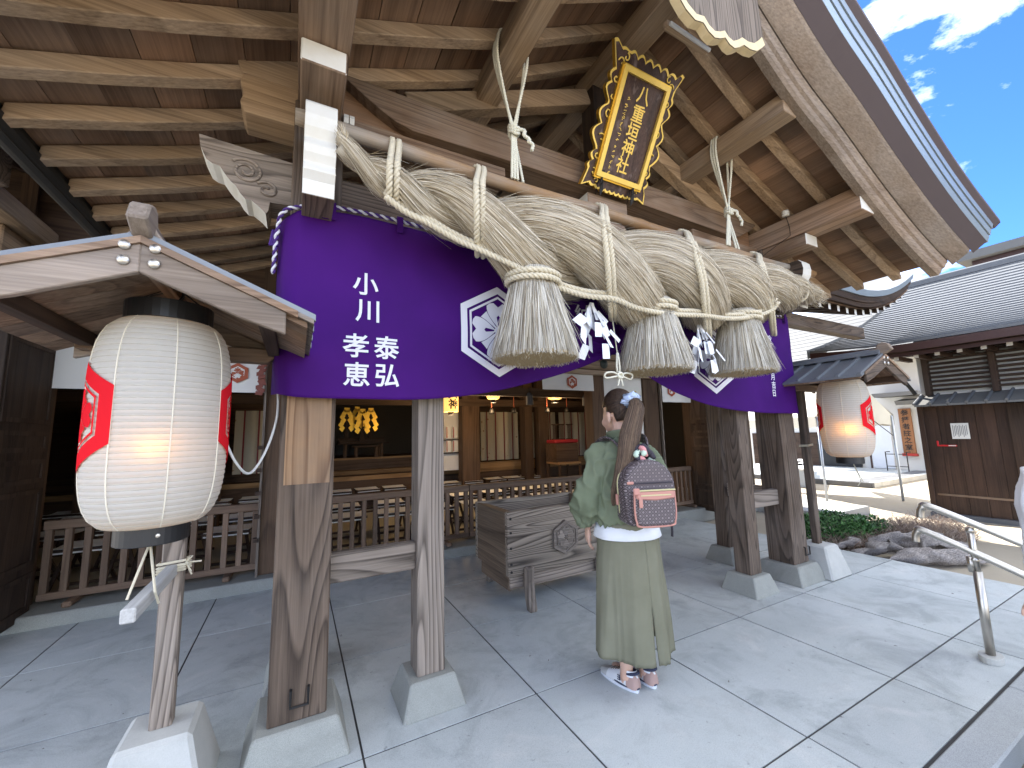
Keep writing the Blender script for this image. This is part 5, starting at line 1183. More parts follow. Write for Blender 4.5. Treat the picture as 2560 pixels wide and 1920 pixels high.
def hair_cap(parent, HM, mat, blade, r=(.081,.104,.107)):
    mb = MB(); n, m_ = 40, 28; c = Vector((0,-.018,.068)); vv = {}
    for j in range(m_+1):
        for i in range(n):
            a, b = 2*pi*i/n, pi*j/m_; d = Vector((sin(b)*cos(a), sin(b)*sin(a), cos(b))); vv[i,j] = len(mb.v); mb.v.append(tuple(c+Vector((d.x*r[0],d.y*r[1],d.z*r[2]))*(1+.012*fnoise((d.x*3,d.y*2,d.z*9)))))
    for j in range(m_):
        for i in range(n):
            a, b = 2*pi*(i+.5)/n, pi*(j+.5)/m_; d = Vector((sin(b)*cos(a), sin(b)*sin(a), cos(b)))
            face = d.y > .52 and d.z < .60-.2*abs(d.x); low = d.z < -.80; ear = d.y > -.22 and d.z < -.30; cheek = d.y > .22 and d.z < .12
            if not (face or low or ear or cheek): mb.f.append((vv[i,j],vv[(i+1)%n,j],vv[(i+1)%n,j+1],vv[i,j+1])); mb.m.append(0)
    mb.xf(HM); o = mb.build('hair', mat, parent, smooth=True); s_ = o.modifiers.new('s','SOLIDIFY'); s_.thickness = .012; s_.offset = -1
    global strips, rnd
    strips = MB(); rnd = []; tie = Vector((0,-.118,.085))
    for q in range(1500):
        a = rs.uniform(0,2*pi); b = rs.uniform(.0,2.45); d0 = Vector((sin(b)*cos(a), sin(b)*sin(a), cos(b)))
        if d0.y > .52 and d0.z < .58: continue
        if d0.y > -.2 and d0.z < -.25: continue
        if d0.y > .2 and d0.z < .15: continue
        if d0.z < -.78: continue
        d1 = Vector((0,-1,.12)).normalized(); P_ = []
        for s2 in range(6):
            t = s2/5; d = (d0*(1-t)+d1*t); 
            if d.length < .05: break
            d.normalize(); P_.append(HM @ (c+Vector((d.x*r[0],d.y*r[1],d.z*r[2]))*(1.008+.012*rs.random())))
        if len(P_) > 3: strip(P_, .0009, HM.to_3x3() @ d0, rs.random())
    s3 = stuff(strips.build('hair_strands', blade, o, fix=False)); set_attr(s3.data, 'rnd', 'FLOAT', rnd); return o
def cloth_mat(name, c, c2, sc=300, bump=.06):
    m = NT(name); v = m.coord((1,1,1), False); a = m.noise(v, sc, 2); b = m.noise(v, 5, 4); m.base(m.mix(m.ramp(b, [(.35,0),(.7,1)]), c, c2)); m.rough(.85); m.b.inputs['Specular IOR Level'].default_value = .15; m.bump(a, bump, .002); return m.mat
def wrinkle(amp, s1=7, s2=17, seed=0):
    """sharp-ridged creases plus soft billows"""
    def f_(p):
        n1 = fnoise((p.x*s1+p.z*2.5+seed, p.y*s1, p.z*s1*.75-p.x*2)); n2 = fnoise((p.x*s1*1.7-p.z*4, p.y*s1*1.7+seed, p.z*s1*1.2+p.x*5)); n3 = fnoise((p.x*s2, p.y*s2, p.z*s2+seed))
        return amp*(1.5*(1-min(1,abs(n1)*1.8))**3-.35)+amp*.8*((1-min(1,abs(n2)*1.8))**3-.25)+amp*.3*n3
    return f_
def oval(mb, levels, n=40, twist=0, wave=None):
    """closed loft of ellipses (z, half width, half depth, x offset, y offset)"""
    o = len(mb.v)
    for z, a, b, cx, cy in levels:
        for i in range(n):
            t = 2*pi*i/n; k = 1+(wave(t, z) if wave else 0); mb.v.append((cx+a*cos(t)*k, cy+b*sin(t)*k, z))
    for j in range(len(levels)-1):
        for i in range(n): i2 = (i+1)%n; mb.f.append((o+j*n+i, o+j*n+i2, o+(j+1)*n+i2, o+(j+1)*n+i)); mb.m.append(0)
    return mb
M['skin'] = skin_mat('skin', (.62,.40,.30)); M['olive'] = cloth_mat('olive_cotton', (.14,.165,.104), (.178,.203,.133)); M['skirtm'] = cloth_mat('olive_corduroy', (.165,.16,.11), (.2,.194,.138)); M['wshirt'] = cloth_mat('white_shirt', (.74,.75,.77), (.68,.69,.72))
M['hairm'] = plain('dark_brown_hair', (.034,.02,.013), .38, 0, .3, 30); M['hairb'] = _blade('brown_hair_strands', [(.03,.017,.011),(.075,.044,.027),(.15,.095,.058),(.045,.026,.017),(.24,.165,.1)])
M['hairb2'] = _blade('dark_hair_strands', [(.018,.011,.008),(.045,.025,.016),(.075,.043,.027),(.03,.018,.012),(.1,.06,.038)])
# ---- worshipper
wm = thing('person', 'woman in an olive jacket and long olive skirt standing before the offertory box', 'person', (1.70,1.83,0), radians(-19))
LA = [(-.14,0,1.225),(-.19,-.01,1.12),(-.21,-.01,1.02),(-.208,.05,.90),(-.202,.085,.84)]
RA = [(.14,0,1.225),(.19,.0,1.12),(.2,.03,1.03),(.14,.16,.98),(.08,.205,.98)]
bd, HM = body(wm, (radians(17), radians(-9)), LA, RA, M['skin'], ((-.055,-.0),(.065,.02)), lh=((-.2,.09,.83),(.05,.12,-1),(.25,1,0),(1,-.2,0)), rh=((.08,.215,.98),(-.9,.35,.15),(0,.1,1),(-.2,-1,0)))
jk = MB(); lv = [(.855,.150,.118,0,0),(.88,.182,.142,0,-.005),(.93,.190,.15,0,-.01),(1.02,.182,.142,0,-.01),(1.14,.172,.13,0,-.008),(1.235,.158,.115,0,-.012),(1.285,.132,.10,0,-.012),(1.32,.105,.09,0,-.01),(1.345,.078,.076,0,-.005)]
oval(jk, lv, 40, wave=lambda t, z: .03*sin(t*13)*max(0,1-abs(z-.89)/.06)); n_ = 40; jk.f.append(tuple(reversed(range(n_)))); jk.m.append(0); jk.f.append(tuple(range(len(jk.v)-n_,len(jk.v)))); jk.m.append(0)
closed_tube(jk, [(-.09,-.005,1.27),(-.15,-.005,1.228),(-.195,-.012,1.12),(-.222,-.012,1.03),(-.226,.015,.95),(-.214,.055,.90),(-.207,.082,.855)], [.052,.063,.067,.072,.074,.062,.032], 20)
closed_tube(jk, [(.09,-.005,1.27),(.15,-.005,1.228),(.192,.0,1.13),(.208,.04,1.03),(.17,.13,.985),(.11,.185,.98)], [.052,.063,.066,.07,.064,.032], 20)
jo = remesh(jk, 'jacket', M['olive'], wm, .009, 3, lambda p: wrinkle(.021, 6.5, 18, 2)(p)+.006*sin(atan2(p.y,p.x)*34)*max(0,1-abs(p.z-.875)/.035))
col = MB(); col.grid(lambda u, v: ((.074+.012*v)*cos(2*pi*u), -.012+(.078+.012*v)*sin(2*pi*u), 1.335+.05*v-.014*sin(2*pi*u)*1), 32, 4, close_u=True); co = col.build('collar', M['olive'], jo, smooth=True); s_ = co.modifiers.new('s','SOLIDIFY'); s_.thickness = .006
yk = MB(); yk.grid(lambda u, v: (-.17+.34*u, -.148-.018*sin(pi*u)+.012*v, 1.235+.004*v), 20, 1); yk.build('yoke_seam', M['olive'], jo)
sh_ = MB(); oval(sh_, [(.795,.19,.148,0,-.012),(.80,.194,.152,0,-.012),(.84,.186,.146,0,-.008),(.885,.168,.134,0,0)], 48, wave=lambda t, z: .012*sin(t*5+1)+.01*sin(t*9)); so3 = sh_.build('shirt_hem', M['wshirt'], wm, smooth=True); s_ = so3.modifiers.new('s','SOLIDIFY'); s_.thickness = .002
# skirt with a back vent
SA = radians(-78)
def sk(u, v):
    z = .885-.69*v; a = .166+.052*v**.8; b = .132+.042*v**.8; t = SA+2*pi*u; w = 1+(.075*sin(t*4+.8)+.05*sin(t*7+2)+.05*fnoise((cos(t)*2.5,sin(t)*2.5,z*1.2)))*v**1.1+.012*fnoise((cos(t)*9,sin(t)*9,z*5))+.06*v**.6*((1-min(1,abs(fnoise((cos(t)*3.1,sin(t)*3.1,z*.7+4)))*3))**2-.3)
    x, y = a*cos(t)*w, b*sin(t)*w; op = max(0, (v-.60)/.4)
    if u < .06: k = op*(1-u/.06); x += .012*k; y += .003*k
    if u > .94: k = op*(1-(1-u)/.06); x -= .008*k; y -= .004*k
    return (x, y-.012, z+.012*sin(t)*v-.02*v*(cos(t)*.5))
sko = MB().grid(sk, 120, 34).build('skirt', M['skirtm'], wm, smooth=True); s_ = sko.modifiers.new('s','SOLIDIFY'); s_.thickness = .003
for sd_ in (0,):
    MB().tube([Vector(sk(.002, .6+.4*i/10))+Vector((0,-.003,0)) for i in range(11)], .002, 4).build('vent_seam', M['skirtm'], sko)
# sneakers
M['sole'] = plain('white_rubber', (.7,.72,.76), .5); M['navy'] = plain('navy_suede', (.03,.035,.07), .8); M['pinks'] = plain('dusty_pink_suede', (.42,.28,.24), .85); M['greys'] = plain('grey_mesh', (.48,.48,.46), .8, 0, .2, 60); M['shoew'] = plain('white_leather_shoe', (.7,.7,.7), .5)
def shoe(parent, fx, fy, rz, name='shoe'):
    e = bpy.data.objects.new(name, None); 
    def outline(w, y0, y1, n=28):
        o = []
        for i in range(n):
            t = 2*pi*i/n; y = (y0+y1)/2+(y1-y0)/2*sin(t); k = 1-.16*max(0,-sin(t))-.02; o.append((w*k*cos(t)*(abs(cos(t))**-.25 if abs(cos(t)) > .2 else 1.2), y))
        return o
    Rz = Matrix.Translation((fx,fy,0)) @ Matrix.Rotation(rz,4,'Z')
    s1 = MB().prism(outline(.042,-.085,.175), 'z', .0, .018).xf(Rz).build(name, M['sole'], parent, bevel=.005)
    MB().prism(outline(.043,-.088,.10), 'z', .018, .026).xf(Rz).build('midsole', M['navy'], s1, bevel=.002)
    up_ = MB(); lv = []
    secs = [(-.085,.022,.03,.075),(-.07,.032,.03,.088),(-.03,.036,.03,.086),(.02,.037,.03,.082),(.06,.039,.028,.07),(.105,.041,.028,.052),(.145,.036,.026,.042),(.172,.014,.024,.032)]
    pts = []
    for (y, w, z0, z1) in secs:
        for i in range(13):
            t = pi*i/12; pts.append((w*cos(t)*(1 if sin(t) < .5 else .93), y, .02+(z1-.02)*min(1, sin(t)*1.15)))
    up_.v = pts
    for j in range(len(secs)-1):
        for i in range(12):
            a = j*13+i; yy = (secs[j][0]+secs[j+1][0])/2; m_ = 1 if yy < -.035 and i not in (5,6) else (2 if yy > .10 else 0)
            up_.f.append((a,a+1,a+14,a+13)); up_.m.append(m_)
    up_.f.append(tuple(range(13))); up_.m.append(1)
    up_.xf(Rz).build('upper', [M['shoew'], M['pinks'], M['greys']], s1, smooth=True)
    cl_ = MB(); ring = [(.030*cos(t),-.045+.038*sin(t),.089+.008*(-sin(t))) for t in [2*pi*i/18 for i in range(19)]]; cl_.tube(ring, .008, 6); cl_.xf(Rz).build('collar', M['navy'], s1, smooth=True)
    v, f_ = char2d('E', .045, .03)
    for sx in (-1,1): MB().add([Rz @ Vector((sx*(.0415-.0*b), .012-sx*(-1)*0+a*1.0-.0, .052+b*.8)) for a, b in v], f_).build('side_mark', M['navy'], s1, fix=False)
    lc = MB()
    for k in range(4): lc.tube([(-.02,.035+.016*k,.079-.006*k),(.02,.035+.016*k,.079-.006*k)], .003, 5)
    lc.xf(Rz).build('laces', plain('brown_lace', (.2,.12,.07), .8), s1)
    sk_ = MB(); oval(sk_, [(.075,.034,.036,0,-.04),(.105,.035,.037,0,-.035)], 20); sk_.xf(Rz).build('sock', M['wshirt'], s1, smooth=True)
    bpy.data.objects.remove(e); return s1
shoe(wm, -.055, 0, radians(26)); shoe(wm, .065, .02, radians(16))
hc_ = hair_cap(wm, HM, M['hairm'], M['hairb2'])
# ponytail
PT = [HM @ Vector((0,-.118,.088)), HM @ Vector((.0,-.155,.04)), Vector((-.025,-.175,1.36)), Vector((-.05,-.185,1.26)), Vector((-.085,-.19,1.16)), Vector((-.12,-.175,1.06)), Vector((-.14,-.165,.99))]
pr_ = [.024,.044,.054,.052,.044,.030,.006]
pt = MB(); closed_tube(pt, PT, pr_, 20, .8, 5); pto = remesh(pt, 'ponytail', M['hairm'], wm, .006, 2, lambda p: .003*fnoise((p.x*60,p.y*60,p.z*4)))
strips = MB(); rnd = []; pth = smooth_path(PT, 5); FR = frames(pth)
for q in range(1300):
    a = rs.uniform(0,2*pi); k0 = rs.randint(0,14); k1 = min(len(pth)-1, k0+rs.randint(8,22)); P_ = []; jit = rs.uniform(-.25,.25); off = 1.0+.10*rs.random()
    for k in range(k0, k1+1, 2):
        t = k/5; j = min(int(t), len(pr_)-2); R_ = pr_[j]+(pr_[j+1]-pr_[j])*(t-j); aa = a+jit*(k-k0)/20; P_.append(pth[k]+(FR[k][0]*cos(aa)*.8+FR[k][1]*sin(aa))*R_*off)
    if len(P_) > 2: strip(P_, .0011, FR[k0][0]*cos(a)+FR[k0][1]*sin(a), rs.random())
s3 = stuff(strips.build('hair_strands', M['hairb'], pto, fix=False)); set_attr(s3.data, 'rnd', 'FLOAT', rnd)
sc_ = MB(); tc_ = HM @ Vector((0,-.124,.084)); nrm = (PT[1]-PT[0]).normalized(); ua = nrm.orthogonal().normalized(); ub = nrm.cross(ua); ring = []; rr_ = []
for i in range(49):
    t = 2*pi*i/48; k = .034+.008*sin(t*7)+.005*sin(t*11+1); ring.append(tc_+(ua*cos(t)+ub*sin(t))*k+nrm*.010*sin(t*9)); rr_.append(.020+.006*sin(t*8+.5))
sc_.tube(ring, rr_, 10, False); sco = sc_.build('scrunchie', cloth_mat('pale_blue_satin', (.42,.50,.66), (.36,.44,.6)), wm, smooth=True)
# ---- backpack
def _mono():
    m = NT('patterned_canvas'); v = m.coord((1,1,1), False); mp_ = m.n('Mapping', i_Rotation=(0,0,0)); sp = m.n('SeparateXYZ'); m.l(v, sp.inputs[0])
    S_ = 30.0
    u = m.math('MULTIPLY', m.math('ADD', sp.outputs[0], m.math('MULTIPLY', sp.outputs[1], .6)), S_); w = m.math('MULTIPLY', sp.outputs[2], S_)
    a = m.math('ADD', u, w); b = m.math('SUBTRACT', u, w)
    fa = m.math('ABSOLUTE', m.math('SUBTRACT', m.math('FRACT', a), .5)); fb = m.math('ABSOLUTE', m.math('SUBTRACT', m.math('FRACT', b), .5))
    dot = m.math('LESS_THAN', m.math('ADD', m.math('MULTIPLY', fa, fa), m.math('MULTIPLY', fb, fb)), .045); hole = m.math('LESS_THAN', m.math('ADD', m.math('MULTIPLY', fa, fa), m.math('MULTIPLY', fb, fb)), .008)
    edge = m.math('GREATER_THAN', m.math('MAXIMUM', fa, fb), .455)
    k = m.math('MAXIMUM', m.math('SUBTRACT', dot, hole), m.math('MULTIPLY', edge, .6)); m.base(m.mix(k, (.055,.04,.042), (.30,.25,.255))); m.rough(.6); return m.mat
M['mono'] = _mono(); M['pinkl'] = plain('pink_leather', (.5,.235,.185), .55, 0, .1); M['zip'] = plain('pale_gold_zip', (.55,.5,.28), .45, .4); M['strapm'] = plain('dark_strap', (.03,.024,.035), .7)
bk = thing('backpack', 'dark patterned backpack with pink leather trim worn by the woman', 'backpack', (1.70,1.83,0), radians(-19))
BC = Vector((.012,-.232,0)); bw, bz0, bz1, bdp = .140, .905, 1.235, .068
def bsec(k):  # rounded-top outline scaled by k
    o = []; n = 24
    zc = bz1-bw*.95
    for i in range(n+1): t = pi*i/n; o.append((bw*cos(t)*k, zc+bw*.95*sin(t)*k))
    for i in range(1,7): t = i/7; o.append((-bw*(1-.04*t)*k, zc-(zc-bz0-.03)*t))
    for i in range(7): t = pi/2*i/6; o.append(((-bw*.96+.04-.04*cos(t))*k, bz0+.04-.04*sin(t)))
    for i in range(7): t = pi/2*i/6; o.append(((bw*.96-.04+.04*sin(t))*k, bz0+.04-.04*cos(t)))
    for i in range(1,7): t = 1-i/7; o.append((bw*(1-.04*t)*k, zc-(zc-bz0-.03)*t))
    return o
mb = MB(); secs = [(-.5,.90),(-.48,.955),(-.4,.99),(0,1.02),(.35,1.0),(.46,.96),(.5,.89)]; L0 = len(bsec(1))
for d, k in secs: mb.v += [(BC.x+x, BC.y-d*2*bdp, z if k > .99 else (z-1.07)*(.5+.5*k)+1.07) for x, z in bsec(k)]
for j in range(len(secs)-1):
    for i in range(L0): i2 = (i+1)%L0; mb.f.append((j*L0+i, j*L0+i2, (j+1)*L0+i2, (j+1)*L0+i)); mb.m.append(0)
mb.f.append(tuple(range(L0))); mb.m.append(0); mb.f.append(tuple(reversed(range((len(secs)-1)*L0,len(secs)*L0)))); mb.m.append(0)
bko = mb.build('bag_body', M['mono'], bk, smooth=True); bko.modifiers.new('w','WEIGHTED_NORMAL')
zp = [(BC.x+x*1.015, BC.y+.018, z+.002) for x, z in bsec(1.01)[0:31]]; MB().tube(zp, .0065, 6, True, 0, .5).build('zip', M['zip'], bk, smooth=True)
for x, z, s_ in ((-1,1.045,1),(1,1.045,1)): MB().obox((BC.x+s_*x*(bw+.008),BC.y+.018,z-.015), (.006,0,0),(0,.010,0),(0,0,.028)).build('zip_end', M['pinkl'], bk, bevel=.004)
# front pocket
pk_ = MB(); py = BC.y-bdp-.004; po = [(-.108,1.08),(-.111,.985),(-.104,.935),(-.082,.912),(.082,.912),(.104,.935),(.111,.985),(.108,1.08)]; PN = len(po)
for d, k in ((.0,1.0),(.03,.985),(.042,.93)): pk_.v += [(BC.x+x*k, py-d, (z-1.0)*k+1.0) for x, z in po]
for j in range(2):
    for i in range(PN): i2 = (i+1)%PN; pk_.f.append((j*PN+i,j*PN+i2,(j+1)*PN+i2,(j+1)*PN+i)); pk_.m.append(0)
pk_.f.append(tuple(range(2*PN,3*PN))); pk_.m.append(0); pk_.build('front_pocket', M['mono'], bk, bevel=.006)
MB().tube(smooth_path([(BC.x+x*.99,py-.032,z) for x, z in po],4), .0055, 6).build('piping', M['pinkl'], bk, smooth=True)
MB().prism([(BC.x-.105,1.083),(BC.x+.105,1.083),(BC.x+.102,1.046),(BC.x,1.038),(BC.x-.102,1.046)][::-1], 'y', py-.048, py-.030).build('pocket_flap', M['pinkl'], bk, bevel=.006)
for z, w in ((1.088,.105),(1.064,.08)): MB().tube([(BC.x-w,py-.046,z),(BC.x+w,py-.046,z)], .0045, 6).build('zip', M['zip'], bk)
MB().obox((BC.x-.085,py-.052,1.03),(.010,0,0),(0,.003,0),(.0,0,.024)).build('zip_pull', M['pinkl'], bk, bevel=.003)
MB().obox((BC.x-.103,py-.048,1.085),(.016,0,0),(0,.006,0),(0,0,.016)).build('zip_tab', M['pinkl'], bk, bevel=.004)
MB().tube([(BC.x-.118,BC.y-bdp-.002,1.118),(BC.x+.118,BC.y-bdp-.002,1.118)], .004, 6).build('upper_zip', M['strapm'], bk); MB().obox((BC.x-.112,BC.y-bdp-.006,1.122),(.018,0,0),(0,.004,0),(0,0,.007)).build('zip_tab', M['pinkl'], bk, bevel=.003)
for sx in (-1,1):
    P_ = smooth_path([(BC.x*.5+sx*.055,-.175,1.225),(sx*.085,-.135,1.315),(sx*.105,-.04,1.345),(sx*.115,.07,1.31),(sx*.13,.125,1.22),(sx*.15,.14,1.08),(sx*.17,.09,.97),(sx*.15,-.1,.925)],5)
    st_ = MB().tube(P_, .026, 10, True, 0, .26).build('shoulder_strap', M['mono'], bk, smooth=True)
MB().tube(smooth_path([(BC.x-.035,BC.y+.01,1.235),(BC.x-.03,BC.y+.01,1.285),(BC.x,BC.y+.01,1.305),(BC.x+.03,BC.y+.01,1.285),(BC.x+.035,BC.y+.01,1.235)],5), .011, 8).build('grab_handle', M['strapm'], bk, smooth=True)
scf = [plain('pink_scarf', (.62,.27,.27), .7), M['strapm'], plain('mint_scarf', (.5,.62,.5), .7)]
for i in range(9):
    t = -1+2*i/8; P_ = [(BC.x+.037*t+.004*sin(i*3), BC.y+.0, 1.30-.05*t*t+.012*sin(i*2.1)), (BC.x+.037*t+.025*cos(i*1.7), BC.y-.022+.008*sin(i), 1.29-.05*t*t-.012+.01*cos(i*2)), (BC.x+.037*t+.03*cos(i*1.7+.6), BC.y-.028, 1.262-.045*t*t)]
    MB().tube(smooth_path(P_,4), [.014,.016,.017,.017,.016,.014,.012,.010,.006], 8).build('scarf_wrap', scf[i%3], bk, smooth=True)
MB().tube(smooth_path([(.205,-.1,.93),(.215,-.12,.86),(.21,-.125,.80)],4), .012, 8, True, 0, .3).build('strap_tail', M['strapm'], bk, smooth=True)
# ---- passer-by at the right edge of the frame
pb = thing('person', 'passer-by in a white long-sleeved top with hand reaching in at the right edge', 'person', (2.80,.297,GZ+.01), radians(75))
LA2 = [(-.165,0,1.225),(-.24,.0,1.12),(-.26,.02,1.02),(-.25,.10,.90),(-.24,.15,.83)]; RA2 = [(.165,0,1.225),(.24,-.02,1.12),(.25,-.05,1.02),(.23,.0,.90),(.215,.05,.80)]
bd2, HM2 = body(pb, (0,0), LA2, RA2, M['skin'], ((-.08,.12),(.08,-.10)), lh=((-.236,.165,.81),(.02,.45,-.9),(.3,.8,.4),(1,0,-.1)), rh=((.222,.07,.78),(.45,.35,-.85),(.5,.8,.2),(-1,.3,0)))
tp_ = MB(); oval(tp_, [(.80,.19,.14,0,0),(.95,.195,.14,0,0),(1.14,.20,.14,0,0),(1.25,.19,.125,0,0),(1.30,.13,.095,0,0),(1.345,.07,.07,0,0)], 40); tp_.f.append(tuple(reversed(range(40)))); tp_.m.append(0); tp_.f.append(tuple(range(len(tp_.v)-40,len(tp_.v)))); tp_.m.append(0)
closed_tube(tp_, [(-.12,0,1.275),(-.20,0,1.235),(-.25,.0,1.12),(-.268,.02,1.02),(-.262,.09,.92),(-.25,.14,.85)], [.06,.078,.075,.078,.076,.06], 18); closed_tube(tp_, [(.12,0,1.275),(.20,0,1.235),(.245,-.02,1.12),(.255,-.05,1.02),(.235,-.0,.91),(.217,.045,.81)], [.06,.078,.07,.07,.066,.055], 18)
remesh(tp_, 'blouse', cloth_mat('white_blouse', (.74,.74,.78), (.68,.68,.73)), pb, .010, 3, wrinkle(.008, 6, 13, 5))
tr_ = MB(); closed_tube(tr_, [(-.085,0,.86),(-.085,.03,.60),(-.08,.09,.35),(-.08,.10,.08)], [.125,.11,.09,.075], 20); closed_tube(tr_, [(.085,0,.86),(.085,-.02,.60),(.08,-.07,.35),(.08,-.12,.08)], [.125,.11,.09,.075], 20); remesh(tr_, 'trousers', cloth_mat('dark_navy_trousers', (.03,.033,.05), (.04,.043,.06)), pb, .012, 3, wrinkle(.005, 6, 12, 9))
shoe(pb, -.08, .14, 0); shoe(pb, .08, -.08, 0); hair_cap(pb, HM2, M['hairm'], M['hairb2'])
# ================================================================ courtyard at the right
M['tile'] = plain('grey_roof_tile', (.135,.142,.15), .6, 0, .35, 5, .1); M['tile2'] = plain('pale_roof_tile', (.14,.14,.135), .7, 0, .3, 4)
M['browntrim'] = plain('maroon_brown_trim', (.05,.02,.016), .5); M['tan'] = plain('tan_plaster', (.42,.3,.17), .8, 0, .2, 2)
M['door'] = wood('stained_door_timber', (.02,.012,.009), (.066,.040,.029), 'z', 2, 6, (.09,.05,.034), .6, rough=.45)
M['wallw'] = plain('white_wall', (.6,.6,.58), .85, 0, .1, 1.5)
of = thing('office_building', 'low building with grey tiled roof and dark timber door at the right edge', 'building', (9.4,0,GZ)); OO = (9.4,0,GZ)
def op(mb, name, mat, parent=None, **kw):
    o = mb.build(name, mat, parent or of, **kw)
    if parent is None: o.location = (-9.4,0,-GZ)
    return o
op(MB().box(9.45,14,-7,2.80,GZ,2.93), 'wall', M['wallw']); op(MB().box(8.68,9.45,-7,3.2,2.56,2.60), 'soffit', M['dark'+'y'])
# dark plank wall up to the pent roof, in boards
y = 2.83
for k in range(10):
    w = .21; a, b = y-w*(k+1)+.004, y-w*k
    if a < .72: break
    op(MB().box(9.385+(.003 if k%2 else 0),9.45,a,b,GZ,1.69), 'plank', M['door'])
op(MB().box(9.36,9.40,2.79,2.86,GZ,1.72), 'corner_post', M['door'], bevel=.004); op(MB().box(9.35,9.39,.72,1.86,GZ,1.66), 'dark_opening_panel', M['dark'+'z'])  # solid dark panel stands in for the shade of the opening
op(MB().box(9.375,9.384,.8,2.76,.225,.255), 'kick_rail', M['beamy']); op(MB().box(9.3,9.46,.0,2.86,GZ,GZ+.07), 'sill', M['dkstone'])
# slatted vent with white wall behind
for k in range(9): op(MB().box(9.36,9.44,-4,2.70,1.93+.072*k,1.965+.072*k), 'vent_slat', M['dark'+'y'])
for y in (2.68,1.93,1.1): op(MB().box(9.34,9.45,y-.035,y+.035,1.86,2.60), 'vent_post', M['dark'+'z'])
# pent roof of small tiles
pr_f = lambda y, v: (9.02+.40*v, y, 1.70+.17*v)
for k in range(12):
    ya = 2.78-.2*k; op(MB().add([pr_f(ya,0),pr_f(ya-.19,0),pr_f(ya-.19,1),pr_f(ya,1)]+[tuple(Vector(pr_f(q[0],q[1]))-Vector((0,0,.03))) for q in ((ya,0),(ya-.19,0),(ya-.19,1),(ya,1))], [(0,1,2,3),(7,6,5,4),(0,4,5,1),(1,5,6,2),(2,6,7,3),(3,7,4,0)]), 'pent_tile', M['tile2'])
    op(MB().tube([Vector(pr_f(ya,0))+Vector((-.01,0,.012)), Vector(pr_f(ya,1))+Vector((0,0,.014))], .02, 8), 'pent_rib', M['tile'])
# main roof: courses along the eave, left end swept up
NC = 26
def rfp(y, t):   # t 0 eave .. 1 ridge
    e = max(0, y-2.6); return Vector((8.62+3.5*t, y, 2.70+1.15*t+.62*t*t+.05*e*e*(1-t)))
def yl(t): return 4.02-.75*t+.32*t*t
for k in range(NC):
    t0, t1 = k/NC, (k+1)/NC+.006; ya, yb = yl(t0), yl(min(1,t1)); m_ = MB(); n = 10; dz = .028
    for i in range(n+1):
        f_ = i/n; ya_ = ya+(-7-ya)*f_; yb_ = yb+(-7-yb)*f_; a, b = rfp(ya_, t0), rfp(yb_, min(1,t1)); m_.v += [tuple(a+Vector((0,0,dz))), tuple(b), tuple(a-Vector((0,0,.01)))]
    for i in range(n): o_ = i*3; m_.f += [(o_,o_+3,o_+4,o_+1),(o_,o_+2,o_+5,o_+3)]; m_.m += [0,0]
    op(m_, 'tile_course', M['tile'], fix=False)
for (d0, d1, mt, xo) in ((-.02,-.14,'browntrim',.0),(-.15,-.21,'browntrim',.10)):
    m_ = MB(); n = 16
    for i in range(n+1):
        y = 4.02-11*i/n; p = rfp(y, 0); m_.v += [(p.x+xo,y,p.z+d0),(p.x+xo,y,p.z+d1),(p.x+xo+.5,y,p.z+d1+.06)]
    for i in range(n): o_ = i*3; m_.f += [(o_,o_+3,o_+4,o_+1),(o_+1,o_+4,o_+5,o_+2)]; m_.m += [0,0]
    op(m_, 'eave_fascia', M[mt], fix=False)
for k in range(16):
    y = 3.1-.245*k; op(MB().box(8.84,9.4,y-.03,y+.03,2.455,2.52,ms=[0,0,0,0,0,1]), 'eave_rafter', [M['dark'+'x'], M['white']])
m_ = MB(); 
for i in range(9): p = rfp(yl(i/8), i/8); m_.v += [tuple(p+Vector((0,.05,.05))), tuple(p+Vector((0,.05,-.12)))]
m_.f = [(2*i,2*i+2,2*i+3,2*i+1) for i in range(8)]; m_.m = [0]*8; op(m_, 'verge_edge', M['tile'], fix=False)
op(MB().box(12.0,12.4,-7,3.62,4.40,4.56), 'ridge_tile', M['tile'], bevel=.03)
# gutter pipe at the eave corner
op(MB().tube(smooth_path([(8.75,3.3,2.62),(8.9,3.05,2.5),(9.2,2.9,2.1),(9.33,2.84,1.9)],4), .03, 8), 'downpipe', M['gutter'], smooth=True)
nt_ = thing('notice', 'white paper notice stuck on the dark timber door at right', 'notice', (9.37,2.385,1.14)); MB().box(-.003,.0,-.1,.1,0,.25).build('sheet', M['paper'], nt_)
for k in range(9): MB().box(-.006,-.004,.075-.019*k,.081-.019*k,.03+.02*(k%3),.22-.015*(k%2)).build('text_line', M['ink'], nt_)
rh_ = thing('red_door_mark', 'red bent-arrow safety strip on the dark timber door', 'sign', (9.37,2.56,1.0)); rm = plain('red_plastic', (.5,.015,.02), .4)
MB().box(-.012,.0,.09,.115,.02,.11).build('upright', rm, rh_, bevel=.004); MB().box(-.012,.0,-.115,.09,.02,.045).build('arrow_bar', rm, rh_, bevel=.004); MB().box(-.014,-.0122,-.105,-.02,.026,.039).build('white_letters', M['paper'], rh_)
